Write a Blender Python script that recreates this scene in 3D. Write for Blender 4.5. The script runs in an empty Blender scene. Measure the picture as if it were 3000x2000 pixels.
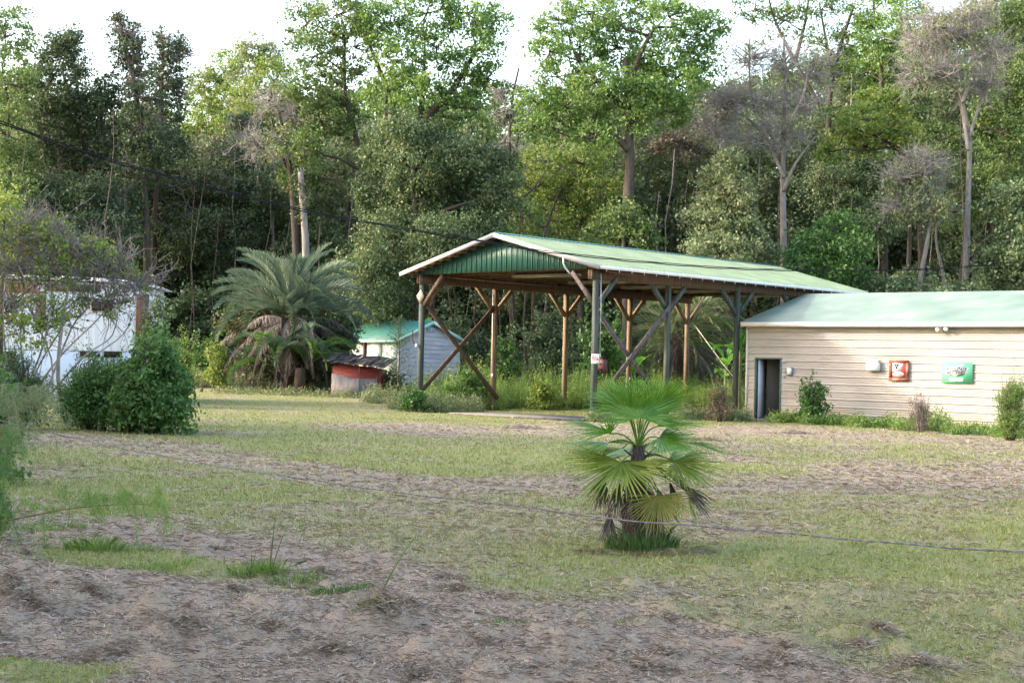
import bpy, math, random
import numpy as np
from mathutils import Matrix, Vector
random.seed(7)
RNG = np.random.default_rng(7)
R = math.radians
scene = bpy.context.scene
COL = scene.collection

# ---------------------------------------------------------------- camera
F, PITCH, ROLL, EYE = 4557.9, 0.0139, 0.0230, 1.70     # focal length in px of the 3000 px wide photo
cd = bpy.data.cameras.new('camera'); cam = bpy.data.objects.new('camera', cd); COL.objects.link(cam)
cd.sensor_width = 36; cd.lens = F / 3000 * 36; cd.clip_start = 0.1; cd.clip_end = 3000
cam.matrix_world = Matrix.Translation((0, 0, EYE)) @ Matrix.Rotation(math.pi/2 + PITCH, 4, 'X') @ Matrix.Rotation(ROLL, 4, 'Z')
scene.camera = cam

# ---------------------------------------------------------------- world, sun, exposure
SUN_EL = R(24)
SUN_AZ = math.atan2(-0.995, -0.03)       # the sun stands to the left
world = bpy.data.worlds.new('World'); scene.world = world; world.use_nodes = True
wn = world.node_tree.nodes; wl = world.node_tree.links
bg = wn['Background']; sky = wn.new('ShaderNodeTexSky'); sky.sky_type = 'NISHITA'; sky.sun_disc = False
sky.sun_elevation = SUN_EL; sky.sun_rotation = SUN_AZ; sky.dust_density = 3.0; sky.air_density = 1.3; sky.ozone_density = 1.0
wb_ = wn.new('ShaderNodeMix'); wb_.data_type = 'RGBA'; wb_.blend_type = 'MULTIPLY'; wb_.inputs[0].default_value = 1; wb_.inputs[7].default_value = (1.0, .972, .962, 1)
wl.new(sky.outputs[0], wb_.inputs[6]); wl.new(wb_.outputs[2], bg.inputs[0]); bg.inputs[1].default_value = 0.15
sd = bpy.data.lights.new('sun', 'SUN'); sun = bpy.data.objects.new('sun', sd); COL.objects.link(sun)
sd.energy = .8; sd.angle = R(3); sd.color = (1.0, 0.94, 0.84)
sv = Vector((math.sin(SUN_AZ)*math.cos(SUN_EL), math.cos(SUN_AZ)*math.cos(SUN_EL), math.sin(SUN_EL)))
sun.rotation_euler = sv.to_track_quat('Z', 'Y').to_euler()
vs = scene.view_settings; vs.view_transform = 'Standard'; vs.look = 'None'; vs.exposure = 2.45; vs.gamma = 1
scene.cycles.max_bounces = 6; scene.cycles.diffuse_bounces = 3; scene.cycles.glossy_bounces = 2
scene.cycles.transmission_bounces = 3; scene.cycles.transparent_max_bounces = 4
scene.cycles.use_denoising = True; scene.cycles.caustics_reflective = False; scene.cycles.caustics_refractive = False

# ---------------------------------------------------------------- helpers
def at(px, py, D):
    """point at ground distance D (world y) seen at photo pixel px, py"""
    u2, v2 = px-1500, 1000-py
    u = u2*math.cos(ROLL) - v2*math.sin(ROLL); v = u2*math.sin(ROLL) + v2*math.cos(ROLL)
    c, s = math.cos(PITCH), math.sin(PITCH)
    d = (u/F, c - v/F*s, s + v/F*c); k = D/d[1]
    return Vector((d[0]*k, D, EYE + d[2]*k))
def ray_z(px, py, z):
    p = at(px, py, 1.0); k = (z-EYE)/(p.z-EYE); return Vector((p.x*k, k, z))
def proj(X, Y, Z):
    Z = Z-EYE; c, s = math.cos(PITCH), math.sin(PITCH)
    yc = Y*c + Z*s; zc = -Y*s + Z*c; yc = np.maximum(yc, 0.3)
    u = F*X/yc; v = F*zc/yc
    return 1500 + u*math.cos(ROLL) + v*math.sin(ROLL), 1000 - (-u*math.sin(ROLL) + v*math.cos(ROLL))
def sstep(x, a, b):
    t = np.clip((x-a)/(b-a), 0, 1); return t*t*(3-2*t)
_H = np.random.default_rng(3).random((256, 256))
def vnoise(x, y, s):
    x = np.asarray(x, float)*s + 1000; y = np.asarray(y, float)*s + 1000
    i = np.floor(x).astype(int); j = np.floor(y).astype(int); fx = x-i; fy = y-j
    fx = fx*fx*(3-2*fx); fy = fy*fy*(3-2*fy)
    a = _H[i & 255, j & 255]; b = _H[(i+1) & 255, j & 255]; c = _H[i & 255, (j+1) & 255]; d = _H[(i+1) & 255, (j+1) & 255]
    return (a*(1-fx)+b*fx)*(1-fy) + (c*(1-fx)+d*fx)*fy
def fbm(x, y, s, o=4):
    r = 0; a = .5; t = 0
    for k in range(o):
        r = r + a*vnoise(x+17*k, y-31*k, s*2**k); t += a; a *= .5
    return r/t

def tag(o, label=None, cat=None, group=None, kind=None):
    if label: o['label'] = label
    if cat: o['category'] = cat
    if group: o['group'] = group
    if kind: o['kind'] = kind
    return o
def thing(name, loc, label, cat, group=None, rz=0):
    o = bpy.data.objects.new(name, None); o.location = loc; o.rotation_euler = (0, 0, rz); COL.objects.link(o)
    o.empty_display_size = 0.1
    return tag(o, label, cat, group)
class MB:
    def __init__(s): s.V = []; s.F = []; s.n = 0
    def add(s, v, f):
        v = np.asarray(v, float).reshape(-1, 3); f = np.asarray(f, np.int64)
        s.F.append(f + s.n); s.V.append(v); s.n += len(v); return s
    def box(s, c, size, rz=0.0, M=None):
        h = np.array(size)/2
        v = np.array([(x, y, z) for z in (-1, 1) for x, y in ((-1, -1), (1, -1), (1, 1), (-1, 1))])*h
        if M is not None: v = v @ np.array(M.to_3x3()).T
        elif rz:
            a, b = math.cos(rz), math.sin(rz); v = v @ np.array([[a, b, 0], [-b, a, 0], [0, 0, 1]])
        return s.add(v + np.array(c), [(0, 3, 2, 1), (4, 5, 6, 7), (0, 1, 5, 4), (1, 2, 6, 5), (2, 3, 7, 6), (3, 0, 4, 7)])
    def bar(s, p, q, w, h, up=(0, 0, 1)):
        """square timber from p to q; w measured sideways, h in the plane of up"""
        p, q = Vector(p), Vector(q); d = q-p; L = d.length; d.normalize()
        u = Vector(up)
        if abs(d.dot(u)) > .95: u = Vector((math.cos(TH), -math.sin(TH), 0))
        x = d.cross(u).normalized(); z = x.cross(d).normalized()
        M = Matrix((x, d, z)).transposed()
        return s.box((p+q)/2, (w, L, h), M=M)
    def quad(s, *p): return s.add([tuple(a) for a in p], [tuple(range(len(p)))])
    def prism(s, poly, off):
        """closed polygon (3D points) extruded by the vector off"""
        n = len(poly); v = [tuple(p) for p in poly] + [tuple(Vector(p)+Vector(off)) for p in poly]
        s.add(v, [tuple(range(n))[::-1]]); b = s.n - 2*n
        s.F.append(np.array([tuple(range(n, 2*n))]) + b)
        s.F.append(np.array([(i, (i+1) % n, n+(i+1) % n, n+i) for i in range(n)]) + b)
        return s
    def tube(s, pts, rad, sides=6, cap=True):
        P = np.array([tuple(p) for p in pts], float); n = len(P)
        r = np.array(rad, float) if np.ndim(rad) else np.full(n, float(rad))
        T = np.gradient(P, axis=0); T /= np.linalg.norm(T, axis=1)[:, None] + 1e-9
        ref = np.array([0, 0, 1.0]) if abs(T[:, 2]).mean() < .8 else np.array([1.0, 0, 0])
        A = np.cross(T, ref); A /= np.linalg.norm(A, axis=1)[:, None] + 1e-9; B = np.cross(A, T)
        t = np.arange(sides)*2*math.pi/sides
        v = P[:, None] + r[:, None, None]*(A[:, None]*np.cos(t)[None, :, None] + B[:, None]*np.sin(t)[None, :, None])
        i = np.arange(n-1)[:, None]*sides; j = np.arange(sides)[None]; k = (j+1) % sides
        f = np.stack([i+j, i+k, i+sides+k, i+sides+j], -1).reshape(-1, 4)
        s.add(v.reshape(-1, 3), f)
        if cap:
            b = s.n - n*sides
            s.F.append(np.array([tuple(range(sides))[::-1]]) + b); s.F.append(np.array([tuple(range((n-1)*sides, n*sides))]) + b)
        return s
    def build(s, name, mat, parent=None, smooth=False, loc=None, attr=None):
        me = bpy.data.meshes.new(name)
        V = np.concatenate(s.V)
        if loc is not None: V = V - np.array(tuple(loc))
        elif parent is not None: 
            p = parent; off = Vector(p.location)
            while p.parent: p = p.parent; off += Vector(p.location)
            V = V - np.array(tuple(off))
        me.vertices.add(len(V)); me.vertices.foreach_set('co', V.astype(np.float32).ravel())
        cnt = [np.full(len(f), f.shape[1]) for f in s.F]; tot = np.concatenate(cnt)
        idx = np.concatenate([f.ravel() for f in s.F])
        me.loops.add(len(idx)); me.loops.foreach_set('vertex_index', idx.astype(np.int32))
        me.polygons.add(len(tot)); st = np.concatenate([[0], np.cumsum(tot)[:-1]])
        me.polygons.foreach_set('loop_start', st.astype(np.int32))
        if smooth: me.polygons.foreach_set('use_smooth', np.ones(len(tot), bool))
        me.update(calc_edges=True)
        if attr is not None:
            for an, av in attr.items():
                a = me.attributes.new(an, 'FLOAT', 'POINT'); a.data.foreach_set('value', av.astype(np.float32))
        if mat is not None: me.materials.append(mat)
        o = bpy.data.objects.new(name, me); COL.objects.link(o)
        if parent is not None: o.parent = parent
        elif loc is not None: o.location = loc
        return o
# ---------------------------------------------------------------- materials
def nodes(name):
    m = bpy.data.materials.new(name); m.use_nodes = True
    return m, m.node_tree.nodes, m.node_tree.links, m.node_tree.nodes['Principled BSDF']
def ramp(n, cols, pos=None):
    r = n.new('ShaderNodeValToRGB'); e = r.color_ramp.elements
    pos = pos or [i/(len(cols)-1) for i in range(len(cols))]
    while len(e) < len(cols): e.new(.5)
    for k, (c, p) in enumerate(zip(cols, pos)): e[k].position = p; e[k].color = (*c, 1)
    return r
def noise(n, l, scale, detail=4, stretch=None, rough=.55, coord='Object'):
    tc = n.new('ShaderNodeTexCoord'); no = n.new('ShaderNodeTexNoise'); no.inputs['Scale'].default_value = scale
    no.inputs['Detail'].default_value = detail; no.inputs['Roughness'].default_value = rough
    if stretch:
        mp = n.new('ShaderNodeMapping'); mp.inputs['Scale'].default_value = stretch
        l.new(tc.outputs[coord], mp.inputs[0]); l.new(mp.outputs[0], no.inputs[0])
    else: l.new(tc.outputs[coord], no.inputs[0])
    return no
def mixc(n, l, fac, a, b, mode='MIX'):
    m = n.new('ShaderNodeMix'); m.data_type = 'RGBA'; m.blend_type = mode
    for s, v in ((0, fac), (6, a), (7, b)):
        if hasattr(v, 'is_linked') or hasattr(v, 'links'): l.new(v, m.inputs[s])
        else: m.inputs[s].default_value = v if s == 0 else (*v, 1)
    return m.outputs[2]
def surf(name, cols, scale=3, rough=.7, stretch=None, bump=0, bscale=None, metal=0, detail=5, spec=.4, pos=None):
    m, n, l, b = nodes(name)
    no = noise(n, l, scale, detail, stretch); r = ramp(n, cols, pos or [.3+.4*i/(len(cols)-1) for i in range(len(cols))])
    l.new(no.outputs[0], r.inputs[0]); l.new(r.outputs[0], b.inputs['Base Color'])
    b.inputs['Roughness'].default_value = rough; b.inputs['Metallic'].default_value = metal; b.inputs['Specular IOR Level'].default_value = spec
    if bump:
        n2 = noise(n, l, bscale or scale*4, 4, stretch); bp = n.new('ShaderNodeBump'); bp.inputs['Strength'].default_value = bump
        bp.inputs['Distance'].default_value = .02
        l.new(n2.outputs[0], bp.inputs['Height']); l.new(bp.outputs[0], b.inputs['Normal'])
    return m
def leafmat(name, cols, pos=None, trans=.38, patch=.5, rough=.5, k=1.0, ns=.55):
    """every leaf is its own island: the ramp gives it its own colour; a slow noise shifts whole sprays"""
    m, n, l, b = nodes(name)
    cols = [tuple(c*k for c in q) for q in cols]
    ge = n.new('ShaderNodeNewGeometry'); no = noise(n, l, ns, 3)
    ma = n.new('ShaderNodeMath'); ma.operation = 'MULTIPLY_ADD'; ma.inputs[1].default_value = patch*1.6
    l.new(no.outputs[0], ma.inputs[0]); 
    m2 = n.new('ShaderNodeMath'); m2.operation = 'MULTIPLY_ADD'; m2.inputs[1].default_value = 1-patch*.6; m2.inputs[2].default_value = -patch*.5
    l.new(ge.outputs['Random Per Island'], m2.inputs[0]); l.new(m2.outputs[0], ma.inputs[2])
    r = ramp(n, cols, pos); l.new(ma.outputs[0], r.inputs[0])
    l.new(r.outputs[0], b.inputs['Base Color']); b.inputs['Roughness'].default_value = rough; b.inputs['Specular IOR Level'].default_value = .35
    tr = n.new('ShaderNodeBsdfTranslucent'); hs = n.new('ShaderNodeHueSaturation'); hs.inputs['Hue'].default_value = .485
    hs.inputs['Saturation'].default_value = 1.1; hs.inputs['Value'].default_value = 1.25
    l.new(r.outputs[0], hs.inputs['Color']); l.new(hs.outputs[0], tr.inputs[0])
    mx = n.new('ShaderNodeMixShader'); mx.inputs[0].default_value = trans
    l.new(b.outputs[0], mx.inputs[1]); l.new(tr.outputs[0], mx.inputs[2]); l.new(mx.outputs[0], n['Material Output'].inputs[0])
    return m
G = {}
G['bright'] = leafmat('leaf_bright', [(.055, .105, .028), (.11, .195, .05), (.175, .285, .08), (.25, .36, .11), (.46, .34, .08)], [0, .35, .65, .93, 1.0])
G['mid'] = leafmat('leaf_mid', [(.042, .08, .026), (.085, .145, .045), (.145, .215, .07), (.23, .28, .10), (.40, .28, .09)], [0, .35, .65, .93, 1.0])
G['dark'] = leafmat('leaf_dark', [(.030, .054, .028), (.056, .088, .042), (.095, .135, .058), (.17, .20, .08)], [0, .4, .75, 1.0], trans=.25)
G['vine'] = leafmat('leaf_vine', [(.036, .066, .032), (.07, .115, .052), (.125, .18, .082), (.22, .26, .12), (.32, .24, .12)], [0, .35, .62, .9, 1.0], trans=.3, patch=.65)
G['yellow'] = leafmat('leaf_yellow', [(.06, .12, .025), (.12, .20, .045), (.21, .29, .07), (.33, .34, .09), (.50, .34, .06)], [0, .3, .6, .88, 1.0])
G['pale'] = leafmat('leaf_pale', [(.06, .10, .045), (.12, .17, .075), (.20, .25, .12), (.32, .33, .19), (.38, .27, .16)], [0, .3, .6, .88, 1.0])
G['brown'] = leafmat('leaf_brown', [(.06, .06, .035), (.12, .11, .07), (.19, .15, .10), (.26, .20, .12)], trans=.25)
G['shrub'] = leafmat('leaf_shrub', [(.035, .08, .026), (.06, .135, .038), (.10, .20, .055), (.16, .27, .08)], trans=.35)
G['red'] = leafmat('leaf_red', [(.02, .05, .018), (.045, .085, .028), (.09, .12, .035), (.17, .055, .05), (.30, .20, .04)], [0, .4, .68, .86, 1], trans=.3)
G['fennel'] = leafmat('leaf_fennel', [(.06, .13, .03), (.12, .22, .05), (.22, .32, .09), (.30, .33, .12)], trans=.4)
G['banana'] = leafmat('leaf_banana', [(.05, .17, .03), (.10, .30, .06), (.20, .42, .10)], trans=.5, patch=.2)
G['pindo'] = leafmat('leaf_pindo', [(.055, .095, .06), (.095, .145, .095), (.15, .21, .14), (.23, .28, .19)], trans=.25)
G['deadfrond'] = leafmat('leaf_dead', [(.055, .042, .04), (.11, .088, .082), (.18, .15, .14), (.27, .235, .215)], trans=.12)
G['fan'] = leafmat('leaf_fan', [(.055, .14, .018), (.09, .20, .022), (.15, .28, .04)], trans=.28, patch=.2, rough=.35)
G['fan_olive'] = leafmat('leaf_fan_olive', [(.09, .145, .018), (.15, .205, .026), (.26, .28, .04)], trans=.3, patch=.3, rough=.4)
G['fan_gold'] = leafmat('leaf_fan_gold', [(.13, .16, .03), (.24, .24, .05), (.34, .27, .07)], trans=.4, patch=.3)
G['fan_dead'] = leafmat('leaf_fan_dead', [(.03, .022, .018), (.07, .055, .05), (.14, .115, .105), (.20, .17, .15)], trans=.08)
M_BARK = surf('bark_dark', [(.035, .028, .022), (.10, .08, .065)], 4, .9, (6, 6, 1), .6, 12)
M_BARK_P = surf('bark_pale', [(.13, .11, .10), (.30, .265, .245)], 3, .9, (5, 5, .8), .5, 12)
M_TWIG = surf('twig_grey', [(.19, .17, .165), (.42, .38, .36)], 2, .9)
M_TWIG_V = surf('twig_mauve', [(.13, .108, .10), (.26, .22, .205)], 2, .9)

# ---------------------------------------------------------------- ground
MOUNDS = []
_r = random.Random(11)
for k in range(230):
    px, py = _r.uniform(-300, 3300), _r.uniform(1560, 2150)
    MOUNDS.append((px, py, _r.uniform(.05, .17), _r.uniform(.02, .07)*(1.5 if _r.random() < .15 else 1)))
for px, py, r, h in ((1130, 1840, .17, .11), (540, 1880, .20, .07), (30, 1790, .16, .11), (800, 1870, .16, .05), (950, 1700, .12, .06), (2700, 1990, .2, .08), (1900, 1990, .18, .07)):
    MOUNDS.append((px, py, r, h))
def g0(x, y):
    x = np.asarray(x, float); y = np.asarray(y, float)
    t = y - 50 - 12*sstep(x, -6, 0) - 6*sstep(x, 6, 14)
    z = .027*(np.sqrt(t*t+9)+t)/2
    return np.minimum(z, 1.6) * (1-sstep(y, 120, 200)*.3)
MG = [(*ray_z(px, py, 0).xy, r, h) for px, py, r, h in MOUNDS]
def hayfac(x, y):
    x = np.asarray(x, float); y = np.asarray(y, float)
    px, py = proj(x, y, g0(x, y)); px = np.clip(px, -3000, 6000); py = np.where(y < .8, 4000, py)
    n1 = fbm(x, y, .9, 4)-.5; n2 = fbm(x+50, y, .35, 3)-.5
    sc = np.clip((py-1060)/500, .05, 2)
    q = py + n1*130*sc + n2*70*sc
    yb = np.interp(px, [-3000, -800, 0, 600, 1200, 1600, 2300, 2700, 3500, 6000], [1000, 1300, 1450, 1535, 1640, 1740, 1900, 2020, 2250, 3000])
    a = sstep(q-yb, -60, 50)
    grn = np.exp(-((px-330)/420)**2 - ((py-1600-.12*px+n1*60)/48)**2)*1.0 + np.exp(-((px-120)/260)**2-((py-1985)/50)**2)*1.3
    grn += np.exp(-((px-900)/300)**2-((py-1750)/25)**2)*.6 + np.exp(-((px-1750)/350)**2-((py-1840)/28)**2)*.45
    a = a*(1-np.clip(sstep(grn+n1*.9, .25, .85), 0, .9))
    c = np.interp(px, [-500, 150, 500, 900, 1400, 1900, 2500, 3000, 4000], [1270, 1288, 1315, 1385, 1440, 1440, 1410, 1395, 1390])
    w = np.interp(px, [-500, 150, 500, 900, 1400, 1900, 2500, 3000, 4000], [12, 22, 28, 42, 48, 36, 62, 70, 60])
    b = sstep(1-np.abs(q-c)/w, -.5, .7)*.9
    c2 = np.interp(px, [900, 1100, 2200, 3000, 4000], [1245, 1255, 1262, 1300, 1330]); w2 = np.interp(px, [900, 1200, 2200, 3000], [0.1, 22, 24, 24])
    b2 = sstep(1-np.abs(q-c2)/w2, -.2, .6)*.9
    b3 = sstep(1-np.abs(py-1105)/28, 0, .5)*sstep(px, 300, 480)*(1-sstep(px, 640, 720))*.8
    d = .10 + sstep(n2+.5, .50, .75)*.4 + sstep(n1+.5, .52, .8)*.4
    return np.clip(np.maximum.reduce([a, b, b2, b3, d*(1-grn)]), 0, 1)
def zfine(x, y, hay=None):
    """ground surface with the thatch humps on it"""
    z = g0(x, y)
    if hay is None: hay = hayfac(x, y)
    near = 1-sstep(y, 24, 40)
    z = z + near*hay*((fbm(x, y*1.7, 3.2, 3)-.5)*.13 + (fbm(x+9, y*1.5, 9, 2)-.5)*.06) + near*(fbm(x, y, 1.1, 3)-.5)*.05
    for mx, my, r, h in MG:
        k = (np.abs(x-mx) < 3*r) & (np.abs(y-my) < 3*r)
        if k.any(): z[k] += h*np.exp(-((x[k]-mx)**2/(1.5*r)**2+(y[k]-my)**2/r**2))*(.75+.5*vnoise(x[k], y[k], 14))
    return z
ang = np.concatenate([np.linspace(-180, -40, 36)[:-1], np.linspace(-40, -22, 30)[:-1], np.linspace(-22, 22, 620), np.linspace(22, 40, 30)[1:], np.linspace(40, 180, 36)[1:]])
rad = np.concatenate([[.3, 1, 2, 3.5, 5], np.geomspace(6, 25, 330), np.geomspace(25.3, 120, 200), np.geomspace(125, 1500, 30)])
AA, RR = np.meshgrid(np.radians(ang), rad)
gx, gy = RR*np.sin(AA), RR*np.cos(AA)
hay_v = hayfac(gx.ravel(), gy.ravel()); gz = zfine(gx.ravel(), gy.ravel(), hay_v)
nr, na = AA.shape
ii = (np.arange(nr-1)[:, None]*na + np.arange(na-1)[None]).ravel()
gm = MB(); gm.add(np.stack([gx.ravel(), gy.ravel(), gz], 1), np.stack([ii, ii+1, ii+na+1, ii+na], 1))
gm.add([(0, 0, 0)], np.zeros((0, 3)))
ctr = nr*na; gm.F.append(np.array([(ctr, k+1, k) for k in range(na-1)]))
m, n, l, b = nodes('lawn')
at_ = n.new('ShaderNodeAttribute'); at_.attribute_name = 'hay'
n1 = noise(n, l, 6, 6, (1, 1.6, 1)); n2 = noise(n, l, 60, 4, (1, 2.5, 1)); n3 = noise(n, l, .8, 4)
gr = ramp(n, [(.12, .145, .045), (.19, .205, .07), (.27, .255, .11), (.36, .305, .18)], [.2, .42, .6, .8]); l.new(n2.outputs[0], gr.inputs[0])
gr2 = ramp(n, [(.15, .20, .055), (.22, .24, .08), (.31, .27, .14)], [.35, .5, .66]); l.new(n1.outputs[0], gr2.inputs[0])
gg = mixc(n, l, .5, gr.outputs[0], gr2.outputs[0])
hr = ramp(n, [(.18, .135, .10), (.29, .225, .17), (.39, .31, .24), (.49, .40, .32)], [.2, .42, .58, .8]); l.new(n2.outputs[0], hr.inputs[0])
hr2 = ramp(n, [(.28, .21, .155), (.37, .285, .22)], [.36, .6]); n4 = noise(n, l, 3.2, 4, (1, 1.6, 1)); l.new(n4.outputs[0], hr2.inputs[0])
hh = mixc(n, l, .4, hr.outputs[0], hr2.outputs[0])
cc = mixc(n, l, at_.outputs['Fac'], gg, hh); l.new(cc, b.inputs['Base Color'])
b.inputs['Roughness'].default_value = .95; b.inputs['Specular IOR Level'].default_value = .1
bp = n.new('ShaderNodeBump'); bp.inputs['Strength'].default_value = .8; bp.inputs['Distance'].default_value = .02
l.new(n2.outputs[0], bp.inputs['Height']); l.new(bp.outputs[0], b.inputs['Normal'])
gm.build('ground', m, smooth=True, attr={'hay': np.concatenate([hay_v, [0]])})['kind'] = 'structure'

# blades and straws, as many per picture-sized area near and far
def scatter(N, y0, y1, half=.44, rng=RNG):
    u = rng.random(N); y = 1/(1/y0 + u*(1/y1-1/y0)); x = (rng.random(N)*2-1)*(half*y+3.2); return x, y
def blades(N, y0, y1, hayish, name, mat, h, w, lean, label, seed, pw=.75):
    rng = np.random.default_rng(seed)
    x, y = scatter(N, y0, y1, rng=rng); hf = hayfac(x, y)
    keep = (rng.random(N) < (hf if hayish else (1.04-hf)))
    x, y = x[keep], y[keep]; n_ = len(x); z = zfine(x, y)
    sc = (y/10)**pw; sc = np.where(y > 30, sc*(y/30)**-.3, sc); sc = np.maximum(sc, .85)
    a = rng.random(n_)*2*math.pi; H = h*(.5+rng.random(n_))*np.minimum(sc, 1.9); W = w*(.6+.8*rng.random(n_))*sc
    if hayish:   # straws lie down
        L = h*(.4+1.2*rng.random(n_))*np.minimum(sc, 2); tilt = np.abs(rng.normal(0, .16, n_))
        d = np.stack([np.cos(a)*np.cos(tilt), np.sin(a)*np.cos(tilt), np.sin(tilt)], 1)
        lift = np.abs(rng.normal(0, .007, n_))
        P = np.stack([x, y, z+.003+lift], 1); Q = P + d*L[:, None]
        Q[:, 2] = np.maximum(Q[:, 2], g0(Q[:, 0], Q[:, 1])+.0)
        mid = (P+Q)/2; mid[:, 2] += L*.06
        s_ = np.stack([-np.sin(a), np.cos(a), .3*rng.normal(size=n_)], 1)*W[:, None]/2
    else:
        d = np.stack([np.cos(a)*lean*rng.random(n_), np.sin(a)*lean*rng.random(n_), np.ones(n_)], 1)
        P = np.stack([x, y, z-.004], 1); Q = P + d*H[:, None]; mid = P*.5+Q*.5; mid[:, 2] += H*.12
        b_ = rng.random(n_)*2*math.pi; s_ = np.stack([np.cos(b_), np.sin(b_), np.zeros(n_)], 1)*W[:, None]/2
    V = np.stack([P-s_, P+s_, mid+s_*.8, Q, mid-s_*.8], 1).reshape(-1, 3)
    f = np.arange(n_)[:, None]*5 + np.array([[0, 1, 2, 3, 4]])
    mb = MB(); mb.add(V, f); o = mb.build(name, mat); tag(o, label, 'grass', kind='stuff'); return o
M_GRASS = leafmat('grass_blades', [(.11, .155, .04), (.18, .225, .06), (.27, .29, .09), (.38, .34, .16), (.48, .39, .26)], [0, .3, .6, .82, 1.0], trans=.25, patch=.55, ns=1.6)
M_STRAW = leafmat('straw', [(.21, .155, .115), (.35, .265, .20), (.48, .38, .295), (.66, .545, .44)], [0, .35, .7, 1.0], trans=.08, patch=.55, ns=3.2)
blades(600000, 6.6, 62, False, 'lawn_grass', M_GRASS, .026, .0060, 1.1, 'short patchy green and yellow mown lawn grass', 21)
blades(600000, 6.3, 52, True, 'dry_hay', M_STRAW, .060, .0030, 1, 'grey brown dry mown hay lying in thatchy swaths', 22)

# ---------------------------------------------------------------- foliage builders
def leafquads(mb, C, size, aspect=.6, updir=.35, rng=RNG, hang=0.0):
    n_ = len(C)
    N = rng.normal(size=(n_, 3)); N[:, 2] = N[:, 2]*.8 + updir; N /= np.linalg.norm(N, axis=1)[:, None]
    T = rng.normal(size=(n_, 3)); T[:, 2] -= hang; T -= (T*N).sum(1)[:, None]*N; T /= np.linalg.norm(T, axis=1)[:, None]
    B = np.cross(N, T); L = size*(.6+.8*rng.random(n_))[:, None]; W = L*aspect
    fold = N*L*.10
    V = np.stack([C-T*L/2, C+B*W/2+fold-T*L*.05, C+T*L/2, C-B*W/2+fold-T*L*.05], 1).reshape(-1, 3)
    mb.add(V, np.arange(n_*4).reshape(-1, 4))
def blob(mb, c, r, leaf, dens=1.0, clump=.42, rng=RNG, hang=0.0, asp=.6, shell=.55):
    """leaf sprays spread through an uneven ellipsoid: c centre, r radii"""
    c = np.array(tuple(c)); r = np.array(r, float)
    area = 4*math.pi*((r[0]*r[1])**1.6/3+(r[0]*r[2])**1.6/3+(r[1]*r[2])**1.6/3)**(1/1.6)
    total = dens*area*1.15/(leaf*leaf*asp*.5); per = max(8, 26*(clump/.42)**2*(.2/leaf)**1.2)
    K = max(4, int(total/per))
    D = rng.normal(size=(K, 3)); D /= np.linalg.norm(D, axis=1)[:, None]
    rr = shell + (1.06-shell)*rng.random(K)**.7; rr *= .80+.36*vnoise(D[:, 0]*2+c[0], D[:, 2]*2+D[:, 1]+c[2], 1.3)*1.2
    P = c + D*r*rr[:, None]
    cs = clump*(.55+.9*rng.random(K)); m_ = (per*(.4+1.2*rng.random(K))).astype(int)+2
    idx = np.repeat(np.arange(K), m_)
    O = rng.normal(size=(len(idx), 3))*np.array([.5, .5, .32]); O[:, 2] -= hang*np.abs(rng.normal(size=len(idx)))*.7
    leafquads(mb, P[idx]+O*cs[idx][:, None], leaf, asp, rng=rng, hang=hang)
    return P
def wob(p, q, n_, amp, rnd):
    p, q = Vector(p), Vector(q); L = (q-p).length; out = []
    o = Vector((0, 0, 0))
    for i in range(n_+1):
        t = i/n_
        if 0 < i < n_: o = o*.6 + Vector((rnd.uniform(-1, 1), rnd.uniform(-1, 1), rnd.uniform(-.6, .6)))*amp*L
        else: o = Vector((0, 0, 0)) if i == 0 else o*.5
        out.append(p.lerp(q, t)+o)
    return out
def smooth_path(pts, k=4):
    P = [Vector(p) for p in pts]; out = []
    for i in range(len(P)-1):
        a = P[max(i-1, 0)]; b_ = P[i]; c = P[i+1]; d = P[min(i+2, len(P)-1)]
        for j in range(k):
            t = j/k; out.append(.5*((2*b_)+(c-a)*t+(2*a-5*b_+4*c-d)*t*t+(3*b_-a-3*c+d)*t**3))
    out.append(P[-1]); return out
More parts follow.
